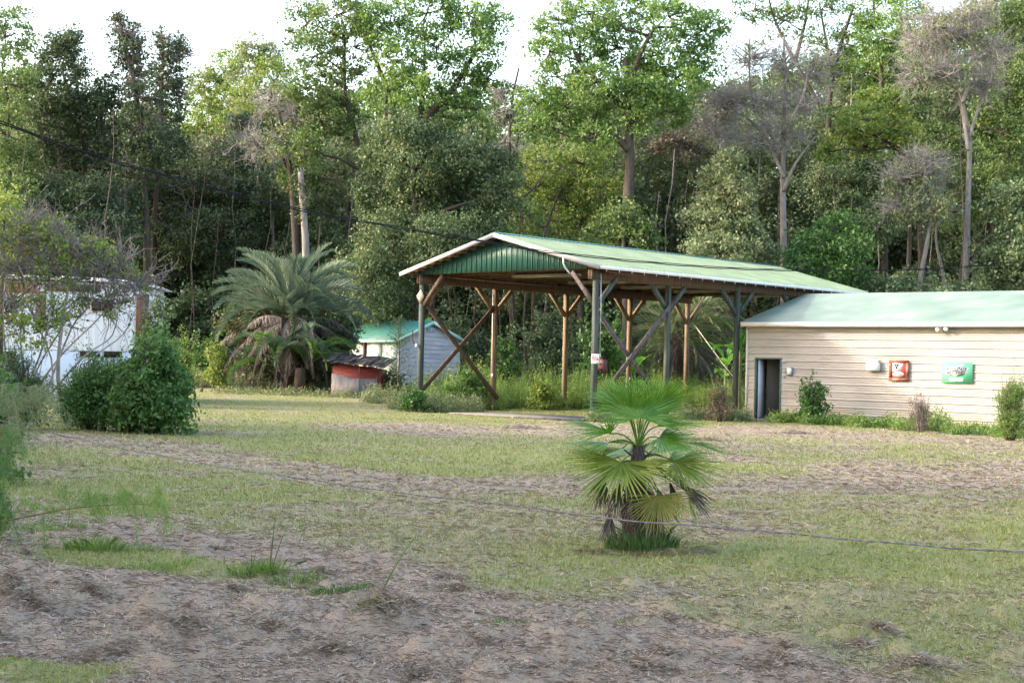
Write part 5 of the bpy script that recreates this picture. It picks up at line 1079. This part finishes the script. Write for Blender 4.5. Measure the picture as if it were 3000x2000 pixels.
# broken stub
D = 67; p = at(897, 1040, D); g_ = float(g0(p.x, D)); st = thing('dead_trunk', (p.x, D, g_), 'pale broken dead tree trunk standing behind the big feather palm', 'dead tree')
mb = MB(); mb.tube(smooth_path([Vector((p.x, D, g_)), at(896, 760, D), at(891, 650, D), at(884, 560, D), at(880, 505, D)], 4), [.19, .185, .18, .17, .16, .16, .155, .15, .15, .15, .14, .14, .14, .14, .13, .12, .10], 9)
for k in range(7): a = k; mb.bar(at(876+2*k, 508, D), at(872+3*k, 492+(k % 3)*5, D), .03, .03)
mb.build('trunk', M_BARK_P, st); mb = MB(); blob(mb, at(868, 545, D), (.35, .35, .5), .14, .6, .3, np.random.default_rng(3)); blob(mb, at(886, 600, D), (.25, .25, .7), .12, .5, .3, np.random.default_rng(4)); mb.build('climbing_vine', G['red'], st)

# the wood behind: one dark mass of crowns and stems with gaps
def woodland(name, label, D0_, D1_, x0, x1, tops, seed, n_, mats, dens, leaf=.30, bark=None):
    rnd = random.Random(seed); rng = np.random.default_rng(seed); cb = MB(); tb = MB()
    for i in range(n_):
        px = x0+(x1-x0)*(i+rnd.random())/n_; D = rnd.uniform(D0_, D1_); ty = float(np.interp(px, *zip(*tops)))+rnd.uniform(-20, 90)
        b0 = at(px, 1000, D); g_ = float(g0(b0.x, D)); tpz = at(px, ty, D).z; H = tpz-g_
        tb.tube(wob((b0.x, D, g_-.2), (b0.x+rnd.uniform(-1, 1), D, tpz-1), 6, .02, rnd), [.2, .18, .15, .12, .09, .06, .03], 5, cap=False)
        if H < 2: continue
        for k in range(max(2, int(H/1.7))):
            z = g_+H*(.12+.85*(k+rnd.random()*.6)/max(2, int(H/1.7))); r = rnd.uniform(1.3, 2.4)*(1.1-.4*(z-g_)/H)
            blob(cb, (b0.x+rnd.uniform(-1.3, 1.3), D+rnd.uniform(-1, 1), min(z, tpz-r*.5)), (r, r, r*.75), leaf, dens, .6, rng)
    for i in range(n_//2):
        px = rnd.uniform(x0, x1); D = rnd.uniform(D0_-3, D0_); b0 = at(px, 1000, D); g_ = float(g0(b0.x, D)); z1 = at(px, rnd.uniform(300, 650), D).z; r0 = rnd.uniform(.02, .075)
        tb.tube(wob((b0.x, D, g_-.2), (b0.x+rnd.uniform(-.9, .9), D, z1), 7, .02, rnd), [r0*(1-.1*k) for k in range(8)], 4, cap=False)
    o = cb.build(name, mats, loc=(0, D0_, 1)); tb2 = tb.build('trunks', bark or M_BARK, loc=(0, D0_, 1)); tb2.parent = o; tb2.location = (0, 0, 0)
    tag(tb2, kind='stuff'); tag(o, label, 'woodland', kind='stuff'); return o
tops = [(-700, 200), (0, 170), (350, 260), (560, 330), (700, 300), (900, 190), (1400, 230), (1480, 430), (1560, 260), (1850, 120), (1930, 150), (2080, 190), (2200, 160), (2450, 110), (2700, -20), (3100, -60), (3700, 100)]
woodland('background_woodland', 'shady far woodland filling in behind the nearer trees', 90, 108, -350, 3350, tops, 5, 125, G['mid'], .5)
woodland('pale_woodland', 'pale thin stemmed woodland showing between the nearer trees', 84, 90, -350, 3350, [(a_, b_+80) for a_, b_ in tops], 15, 60, G['pale'], .40, .20, bark=M_BARK_P)
low = [(-700, 700), (0, 720), (500, 760), (900, 800), (1100, 850), (1500, 880), (1900, 860), (2150, 870), (2300, 800), (3000, 800), (3600, 700)]
woodland('woodland_undergrowth', 'dark brushy undergrowth along the foot of the wood', 76, 90, -250, 3250, low, 6, 80, G['vine'], .8, .22)
# woods beside the plot, left of the picture: they keep the morning sun off the lawn
def sidewood(seed):
    rnd = random.Random(seed); rng = np.random.default_rng(seed); cb = MB(); tb = MB()
    for i in range(34):
        y = -6+46*(i+rnd.random())/34; x = -(.40*max(y, 0)+17+rnd.uniform(0, 9)); H = rnd.uniform(11, 16.5); g_ = float(g0(x, y))
        tb.tube([(x, y, g_), (x+.3, y, H*.5), (x, y, H)], [.2, .15, .05], 5, cap=False)
        for k in range(7):
            r = rnd.uniform(1.5, 2.6); blob(cb, (x+rnd.uniform(-1.5, 1.5), y+rnd.uniform(-1.5, 1.5), H*(.18+.82*k/6)), (r, r, r*.8), .42, .55, .8, rng)
    o = cb.build('side_woodland', G['mid'], loc=(-20, 15, 0)); t = tb.build('trunks', M_BARK, loc=(-20, 15, 0)); t.parent = o; t.location = (0, 0, 0); tag(t, kind='stuff')
    tag(o, 'dense woodland beyond the left edge of the lawn', 'woodland', kind='stuff')
sidewood(3)

# ================================================================ SHRUBS AND WEEDS
bush('shrub', 'big leafy green shrub mass standing on the lawn in front of the mobile home', 'shrub', 33.5, 452, 985, 142, 0, G['shrub'], .11, .75, 18, 13, clump=.20)
bush('shrub', 'feathery dull green shrub just left of the big leafy shrub', 'shrub', 34.5, 290, 1035, 150, 0, G['shrub'], .075, .5, 26, 12, clump=.2, asp=.3)
bush('shrub', 'loose lighter green shrub joining the feathery shrub to the big leafy one', 'shrub', 34, 375, 1045, 90, 0, G['shrub'], .09, .6, 14, 8, clump=.2)
bush('shrub', 'bright leafy shoot rising behind the big shrub at the trailer corner', 'shrub', 38, 455, 950, 60, 0, G['shrub'], .11, .7, 8, 5)
bush('shrub', 'vine covered shrub hanging over the right end of the mobile home', 'shrub', 50, 455, 855, 62, 0, G['vine'], .12, .75, 8, 6)
bush('shrub', 'low light green bush left of the big feather palm', 'shrub', 66, 600, 975, 60, 0, G['shrub'], .14, .7, 8, 5)
bush('shrub', 'yellow green wispy bush right of the mobile home, at the far end of the lawn', 'shrub', 64, 535, 985, 45, 0, G['fennel'], .12, .6, 8, 5, asp=.3)
bush('shrub', 'broad green shrub between the first two rear carport posts', 'shrub', 55.5, 1375, 1085, 65, 0, G['shrub'], .12, .75, 9, 6)
bush('shrub', 'small bright yellow green shrub beside the third rear carport post', 'shrub', 57, 1590, 1118, 50, 0, G['yellow'], .11, .75, 7, 5)
bush('shrub', 'low shrub at the foot of the left front carport post', 'shrub', 51.5, 1210, 1140, 50, 0, G['shrub'], .10, .7, 7, 5)
bush('shrub', 'dark shrub behind the second rear carport post', 'shrub', 62, 1480, 985, 55, 0, G['shrub'], .14, .7, 8, 5)
bush('shrub', 'bright speckled shrub behind the front carport post', 'shrub', 66, 1760, 890, 75, 0, G['shrub'], .17, .55, 8, 7)
bush('shrub', 'grey green shrub behind the middle of the carport', 'shrub', 68, 1620, 890, 90, 0, G['vine'], .14, .7, 8, 6)
bush('shrub', 'leafy green shrub against the shop wall right of the door', 'shrub', 49.0, 2378, 1115, 50, 0, G['shrub'], .10, .85, 10, 7, clump=.18)
bush('shrub', 'light green wispy shrub at the right end of the shop wall', 'shrub', 40.2, 2965, 1095, 62, 0, G['fennel'], .07, .5, 26, 8, asp=.2, clump=.2)
bush('shrub', 'small dark shrub between the pump house and the lavender shed', 'shrub', 60.5, 1148, 1085, 38, 0, G['dark'], .10, .6, 7, 4)
bush('shrub', 'tan brown weedy bush beside the carport post next to the shop', 'shrub', 49, 2110, 1130, 36, 0, G['brown'], .08, .5, 16, 5, asp=.3)
bush('shrub', 'wispy reddish twig bush in front of the green battery sign', 'shrub', 44.2, 2700, 1150, 40, 0, G['brown'], .045, .16, 34, 5, asp=.25, stemmat=M_TWIG_V)
bush('shrub', 'dull yellow bush under the dead fronds of the big feather palm', 'shrub', 62, 640, 1000, 45, 0, G['yellow'], .12, .6, 6, 4)
bush('shrub', 'dark green bush under the wood right of the lavender shed', 'shrub', 69, 1400, 1000, 70, 0, G['dark'], .16, .8, 7, 6)
# pine sapling
D = 58.5; p = at(1163, 1160, D); g_ = float(g0(p.x, D)); t = thing('pine_sapling', (p.x, D, g_), 'thin young pine standing in front of the lavender shed', 'tree'); rnd = random.Random(4)
tz = at(1163, 932, D).z; sb = MB(); nb = MB(); sb.tube([Vector((p.x, D, g_)), Vector((p.x+.05, D, (g_+tz)/2)), Vector((p.x, D, tz))], [.035, .025, .008], 6)
for k in range(46):
    z = g_+(tz-g_)*(.22+.78*k/46); L = .75*(1.1-.85*(k/46)); a = k*2.4; e = Vector((p.x+math.cos(a)*L, D+math.sin(a)*L, z+L*.45)); pt = wob((p.x, D, z), e, 3, .06, rnd); sb.tube(pt, [.010, .008, .006, .003], 4)
    for q_ in pt[1:]:
        for j in range(20):
            v = Vector((rnd.gauss(0, 1), rnd.gauss(0, 1), rnd.gauss(.3, .8))).normalized()*rnd.uniform(.10, .2); w = v.cross(Vector((0, 0, 1))).normalized()*.005
            nb.add([tuple(q_-w), tuple(q_+w), tuple(q_+v+w*.4), tuple(q_+v-w*.4)], [(0, 1, 2, 3)])
sb.build('trunk', M_BARK, t); nb.build('needles', G['vine'], t)

# tall weeds as ground cover behind and beside the carport
def weeds(name, label, pts, n_, h, mat, seed, w=.02, spread=1.0):
    """pts: list of (px, D, half width px, half depth m)"""
    rng = np.random.default_rng(seed); mb = MB(); P = []
    for (px, D, hw, hd) in pts:
        k = int(n_*hw/100); c = at(px, 1100, D); P.append(np.stack([c.x+rng.uniform(-1, 1, k)*hw*D/F, D+rng.uniform(-1, 1, k)*hd], 1))
    P = np.concatenate(P); n2 = len(P); z = g0(P[:, 0], P[:, 1]); H = h*(.25+.9*rng.random(n2))*(.25+1.1*vnoise(P[:, 0], P[:, 1], .7)*vnoise(P[:, 0]+40, P[:, 1], 1.9)*1.6)
    for j in range(3):
        a = rng.random(n2)*6.283; d = np.stack([np.cos(a)*.25*spread, np.sin(a)*.25*spread, np.ones(n2)], 1); B0 = np.stack([P[:, 0], P[:, 1], z-.02], 1)+rng.normal(0, .03, (n2, 3))*[1, 1, 0]
        b_ = rng.random(n2)*6.283; s = np.stack([np.cos(b_), np.sin(b_), 0*b_], 1)*w*.5; m1 = B0+d*(H*.5)[:, None]; Q = B0+d*(H*(.8+.3*rng.random(n2)))[:, None]
        mb.add(np.stack([B0-s, B0+s, m1+s*.7, Q, m1-s*.7], 1).reshape(-1, 3), np.arange(n2)[:, None]*5+np.arange(5)[None])
    # small leaves and seed heads up the stalks
    idx = np.repeat(np.arange(n2), 9); t = rng.random(len(idx))*.95; C = np.stack([P[idx, 0], P[idx, 1], z[idx]+H[idx]*t], 1)+rng.normal(0, .09, (len(idx), 3))
    leafquads(mb, C, .11, .3, rng=rng)
    o = mb.build(name, mat, loc=(float(P[:, 0].mean()), float(P[:, 1].mean()), float(z.mean()))); return tag(o, label, 'weeds', kind='stuff')
weeds('tall_weeds', 'tall yellow green weeds growing behind and under the carport', [(1350, 57, 130, 2), (1530, 60, 130, 2.5), (1700, 61, 120, 2.5), (1850, 63, 130, 3), (2050, 64, 130, 3), (1560, 66, 150, 3), (1760, 68, 150, 3), (1960, 70, 120, 3)], 900, 1.45, G['fennel'], 31, .02)
weeds('tall_weeds', 'dull green and straw coloured weeds along the edge of the wood', [(1400, 66, 150, 3), (1250, 62, 100, 2), (1650, 71, 150, 2), (1000, 64, 100, 1.5), (560, 70, 100, 2), (700, 66, 120, 1.5), (2150, 66, 70, 2)], 650, 1.3, G['pale'], 32, .02)
weeds('wall_weeds', 'fringe of low green weeds along the foot of the shop wall', [(2300, 50.0, 40, .5), (2420, 48.8, 70, .5), (2560, 47.3, 70, .5), (2700, 45.6, 80, .5), (2860, 43.6, 80, .5), (2980, 42, 60, .5)], 420, .42, G['fennel'], 33, .012)
weeds('post_weeds', 'ragged weeds at the feet of the near carport posts and left carport edge', [(1260, 52.3, 60, 1), (1200, 54, 60, 1.2), (1130, 57, 60, 1.2), (1760, 46.5, 30, .4), (2140, 50.5, 60, .8), (2050, 51, 60, .8), (1330, 53.5, 80, 1.2)], 520, .6, G['pale'], 34, .012)
weeds('palm_weeds', 'grassy weeds along the foot of the big feather palm and pump house', [(760, 61, 130, 1.6), (920, 60.5, 100, 1.4), (1060, 59.3, 60, .6)], 160, .24, G['pale'], 35, .014)

# individual grass clumps in the hay
def gp(px, py): return ray_z(px, py, 0)
for i, (px, py, r, n_, h, lb) in enumerate((
    (140, 1555, .34, 800, .12, 'flattened green grass clump at the left edge of the hay'),
    (275, 1612, .20, 900, .17, 'rounded bright green grass clump left of the foreground hay'),
    (390, 1612, .22, 500, .08, 'low dark green grass patch right of the rounded clump'),
    (480, 1672, .26, 600, .08, 'dark green grass patch in the middle of the left hay'),
    (735, 1690, .14, 450, .15, 'upright green clump with tall blades in the foreground hay'),
    (790, 1688, .12, 400, .14, 'second upright clump directly right of the tall bladed one'),
    (860, 1710, .20, 600, .09, 'bright grass patch beside the tall bladed clumps'),
    (1005, 1738, .20, 700, .09, 'dark grass patch right of the tall bladed clumps'),
    (1120, 1760, .16, 350, .08, 'sparse grass patch at the foot of the leaning seed stalk'),
    (1090, 1835, .12, 350, .10, 'pale drooping grass against the dark thatch heap'),
    (1480, 1830, .14, 250, .07, 'small green patch in the middle of the lower hay'))):
    q = gp(px, py); tuft('grass_clump', lb, 'grass clump', q.x, q.y, r*1.25, r*.7, int(n_*.6), h*1.25, G['fennel'] if i != 7 else G['shrub'], .0040, .7, 40+i, 'green grass clumps in the mown hay')
def stalks(name, label, base, tips, w, mat, cat='grass stalk', seed=1, blades=3):
    b0 = gp(*base); mb = MB(); rnd = random.Random(seed)
    for (px, py, dy) in tips:
        e = at(px, py, b0.y+dy); m_ = (b0+e)/2+Vector((0, 0, (e.z-b0.z)*.06)); pt = smooth_path([b0, m_, e], 5); mb.tube(pt, [w*(1-.08*i) for i in range(len(pt))], 4)
    o = mb.build(name, mat, loc=b0); return tag(o, label, cat)
stalks('grass_stalk', 'tallest upright grass blades beside the foreground grass clump', (790, 1690), [(812, 1474, 0), (806, 1500, .02), (832, 1560, .1), (795, 1580, -.05), (850, 1520, .1)], .0035, G['shrub'])
stalks('grass_stalk', 'short stiff grass blades of the left foreground clump', (735, 1690), [(752, 1600, 0), (738, 1610, 0), (725, 1640, 0), (760, 1640, .05), (745, 1655, 0)], .004, G['shrub'])
stalks('grass_stalk', 'long leaning seed stalk right of the foreground clumps', (1115, 1740), [(1222, 1560, .1), (1235, 1545, .1), (1190, 1600, .0)], .004, G['fennel'])
stalks('grass_stalk', 'thin grass stalks standing in the far left hay', (200, 1550), [(190, 1480, .1), (205, 1478, 0), (245, 1440, .1), (165, 1535, 0), (228, 1500, 0)], .005, G['fennel'])
stalks('grass_stalk', 'low leaning grass stalk right of the dark grass patch', (880, 1690), [(950, 1645, .1), (930, 1660, 0)], .003, G['fennel'])
stalks('grass_stalk', 'lone leaning thin stalk at lower right of the lawn', (2150, 1860), [(2215, 1755, .1)], .0025, G['fennel'])

M_HEAP = leafmat('thatch_heap', [(.12, .09, .07), (.22, .17, .13), (.33, .265, .21), (.46, .38, .31)], trans=.1, patch=.4, ns=4)
mb = MB(); rg = np.random.default_rng(77); HP = [(1130, 1840, .22, .13), (540, 1880, .28, .06), (30, 1790, .26, .12), (800, 1868, .2, .05), (950, 1700, .14, .06), (2690, 1985, .26, .06), (1900, 1985, .22, .06), (640, 1620, .12, .05), (590, 1610, .08, .05), (1320, 1690, .12, .04), (1700, 1960, .2, .05), (1450, 1900, .2, .05), (330, 1930, .2, .05), (1250, 1990, .22, .06), (2300, 1960, .2, .05), (1530, 1255, .5, .06), (2080, 1290, .5, .05), (2330, 1270, .5, .05), (1220, 1135, .9, .1), (2200, 1800, .1, .03), (2440, 1715, .1, .03)]
for k in range(46): HP.append((rg.uniform(-100, 2700), rg.uniform(1620, 1990), rg.uniform(.06, .16), rg.uniform(.02, .05)))
for px, py, r, h in HP:
    q = gp(px, py)
    if px > 60 and py < 1500+.14*px and py > 1400: continue
    n3 = int(700*min(3, (r/.2))**1.3); a = rg.random(n3)*6.283; rr3 = np.abs(rg.normal(0, .5, n3)); x = q.x+np.cos(a)*rr3*r*1.3; y = q.y+np.sin(a)*rr3*r*.8; kk = max(1, q.y/12)
    z = zfine(x, y)+h*np.exp(-rr3**2*1.6)*rg.random(n3); t = rg.normal(0, .35, n3); b3 = rg.random(n3)*6.283
    d = np.stack([np.cos(b3)*np.cos(t), np.sin(b3)*np.cos(t), np.sin(t)], 1)*(.02+.07*rg.random(n3))[:, None]*kk**.5; P3 = np.stack([x, y, z], 1); s3 = np.stack([-np.sin(b3), np.cos(b3), 0*b3], 1)*.0018*kk
    mb.add(np.stack([P3-s3, P3+s3, P3+d*.5+[0, 0, .006], P3+d], 1).reshape(-1, 3), np.arange(n3)[:, None]*4+np.arange(4)[None])
tag(mb.build('thatch_heaps', M_HEAP, loc=(0, 12, 0)), 'dark raked heaps of dead grass dotted over the hay', 'thatch', kind='stuff')

# leaning dog fennel at the left edge
def fennel(name, label, path, D, mat, seed, nst=26, L=.45, w=.0028, gnd=None):
    rnd = random.Random(seed); P = smooth_path([at(px, py, D+dy) for px, py, dy in path], 6); p0 = P[0]
    g_ = float(g0(p0.x, p0.y)); root = thing(name, (p0.x, p0.y, g_), label, 'weed')
    sb = MB(); sb.tube([Vector((p0.x, p0.y, g_-.02))]+P, [.009]+[.008*(1-.85*i/len(P)) for i in range(len(P))], 6); sb.build('stem', surf('fennel_stem%d' % seed, [(.13, .06, .035), (.22, .12, .07)], 6, .8), root)
    nb = MB()
    for k in range(nst):
        t = .25+.75*k/nst; i = int(t*(len(P)-1)); a = P[i]; d = Vector((rnd.gauss(.2, .5), rnd.gauss(0, .5), rnd.gauss(.3, .4))).normalized()*L*rnd.uniform(.5, 1.1)
        e = a+d+Vector((0, 0, -L*.45)); pt = smooth_path([a, a+d*.6+Vector((0, 0, .04)), e], 6); nb.tube(pt, [.0018]*len(pt), 3, cap=False)
        for q_ in pt[2:]:
            for j in range(9):
                v = Vector((rnd.gauss(0, .6), rnd.gauss(0, .6), -abs(rnd.gauss(.7, .5)))).normalized()*rnd.uniform(.05, .11); ww = v.cross(Vector((0, 1, 0))).normalized()*w*.5; st_ = q_+Vector((rnd.gauss(0, .012), rnd.gauss(0, .012), rnd.gauss(0, .012)))
                nb.add([tuple(st_-ww), tuple(st_+ww), tuple(st_+v+ww*.3), tuple(st_+v-ww*.3)], [(0, 1, 2, 3)])
    nb.build('foliage', mat, root); return root
fennel('dog_fennel', 'feathery weed drooping over the wire at the left edge', [(-60, 1500, 0), (-30, 1350, 0), (20, 1230, 0), (70, 1180, 0), (120, 1200, .1)], 13.5, G['pale'], 3, 26, .42)
fennel('dog_fennel', 'upright feathery weed below the wire at the left edge', [(-80, 1560, 0), (-40, 1460, 0), (0, 1370, 0), (30, 1290, 0)], 12.8, G['shrub'], 4, 20, .36)
fennel('dog_fennel', 'long reddish stem leaning low across the left foreground hay', [(-30, 1535, 0), (90, 1510, 0), (200, 1490, 0), (330, 1478, 0), (420, 1476, 0), (500, 1490, 0)], 13.6, G['fennel'], 5, 22, .30)
bush('shrub', 'broad leaved shrub poking in at the left edge above the wire', 'shrub', 20, -10, 1080, 60, 0, G['shrub'], .10, .5, 8, 5)
bush('shrub', 'small leafy weed at the left edge of the hay below the leaning stem', 'shrub', 13.8, -25, 1400, 55, 0, G['fennel'], .035, .5, 12, 5, asp=.3, clump=.08)

# bare tangled small tree in front of the trailer
T2('bare_tree', 'tangle of bare arching branches with a few yellow leaves in front of the mobile home', 'tree', 36, [(200, 1225), (170, 1100), (190, 900), (230, 720)], [(60, 690, 90, 50), (150, 680, 90, 50), (240, 730, 90, 50), (330, 780, 70, 30), (400, 835, 35, 22), (80, 790, 90, 50), (180, 800, 80, 45), (20, 900, 60, 80), (120, 940, 90, 80), (300, 890, 80, 50)], G['yellow'], rb=.055, leaf=.08, dens=.28, clump=.25, bare=9, twm=M_TWIG_V, bark=M_TWIG, twigs=7, limbs=[[(90, 1200), (60, 1000), (70, 850), (40, 720)], [(70, 1190), (180, 1040), (300, 920), (380, 800)], [(60, 1180), (130, 1000), (150, 850), (120, 700)], [(100, 1210), (240, 1050), (330, 980), (350, 860)], [(30, 1150), (10, 950), (20, 760)], [(120, 1190), (210, 960), (270, 880), (280, 740)], [(200, 1180), (260, 1060), (360, 980), (400, 900)], [(150, 1190), (150, 1050), (90, 900), (110, 800)], [(90, 1200), (110, 1080), (210, 900), (200, 760)]])
bush('shrub', 'twiggy dark weed thicket at the foot of the bare tangle', 'shrub', 34, 60, 1010, 110, 0, G['vine'], .06, .35, 30, 8, asp=.3)
T2('vine_covered_tree', 'sunlit yellow vines crowning the left edge above the bare tangle', 'vine mound', 44, [(0, 1150), (5, 900), (10, 700)], [(15, 600, 55, 50), (-30, 660, 70, 60), (50, 640, 30, 30)], G['yellow'], rb=.1, leaf=.12, dens=.7)

# ================================================================ CABLES
# fence wire, two twisted strands: pixels with a distance that shrinks to the right
wp = [(-900, 1080, 21), (-400, 1155, 17.5), (-60, 1216, 14.6), (0, 1230, 14.2), (150, 1268, 13.3), (310, 1302, 12.5), (474, 1335, 11.7), (765, 1384, 10.5), (1200, 1445, 9.1), (1550, 1487, 8.2), (1799, 1518, 7.6), (2200, 1554, 6.8), (2551, 1583, 6.2), (3000, 1617, 5.5), (3250, 1636, 5.2), (4200, 1700, 4.3)]
P = smooth_path([at(*q) for q in wp], 60); mb = MB(); rn = random.Random(3)
acc = 0; A1, A2 = [], []
for i, p in enumerate(P):
    if i: acc += (p-P[i-1]).length
    a = acc/.055*2*math.pi*.35; o_ = Vector((0, math.cos(a), math.sin(a)))*.0024; jig = Vector((0, 0, math.sin(acc*3.1)*.003+math.sin(acc*9.7)*.0015)); A1.append(p+o_+jig); A2.append(p-o_+jig)
mb.tube(A1, .0024, 5); mb.tube(A2, .0024, 5)
w = mb.build('fence_wire', surf('old_wire', [(.10, .095, .10), (.22, .205, .215)], 30, .55, metal=.4), loc=P[0]); tag(w, 'twisted grey fence wire running across the foreground in front of the fan palm', 'wire')
cpz = [(-1100, -260, 20), (-500, 110, 23), (-80, 318, 25), (0, 356, 25.5), (255, 447, 27), (574, 538, 29), (893, 616, 31), (1150, 663, 33), (1405, 705, 34.5), (1575, 733, 36), (1745, 752, 37), (1870, 765, 38), (2074, 781, 39.5), (2244, 789, 41), (2500, 792, 43), (2746, 786, 45), (3000, 766, 47), (3100, 757, 48), (3600, 690, 53), (4200, 580, 58)]
P = smooth_path([at(*q) for q in cpz], 14); mb = MB(); acc = 0; A1, A2 = [], []
for i, p in enumerate(P):
    if i: acc += (p-P[i-1]).length
    sag = .03*abs(math.sin(acc*1.1)); a = acc*1.1; A1.append(p+Vector((0, .0, .010))); A2.append(p+Vector((0, math.cos(a*2)*.03, -.010-abs(math.sin(a*2))*.020)))
mb.tube(A1, .011, 6); mb.tube(A2, .013, 6)
w = mb.build('power_cable', M_BLACK, loc=P[0]); tag(w, 'black twisted overhead service cable sagging across the scene in front of the carport roof', 'cable')
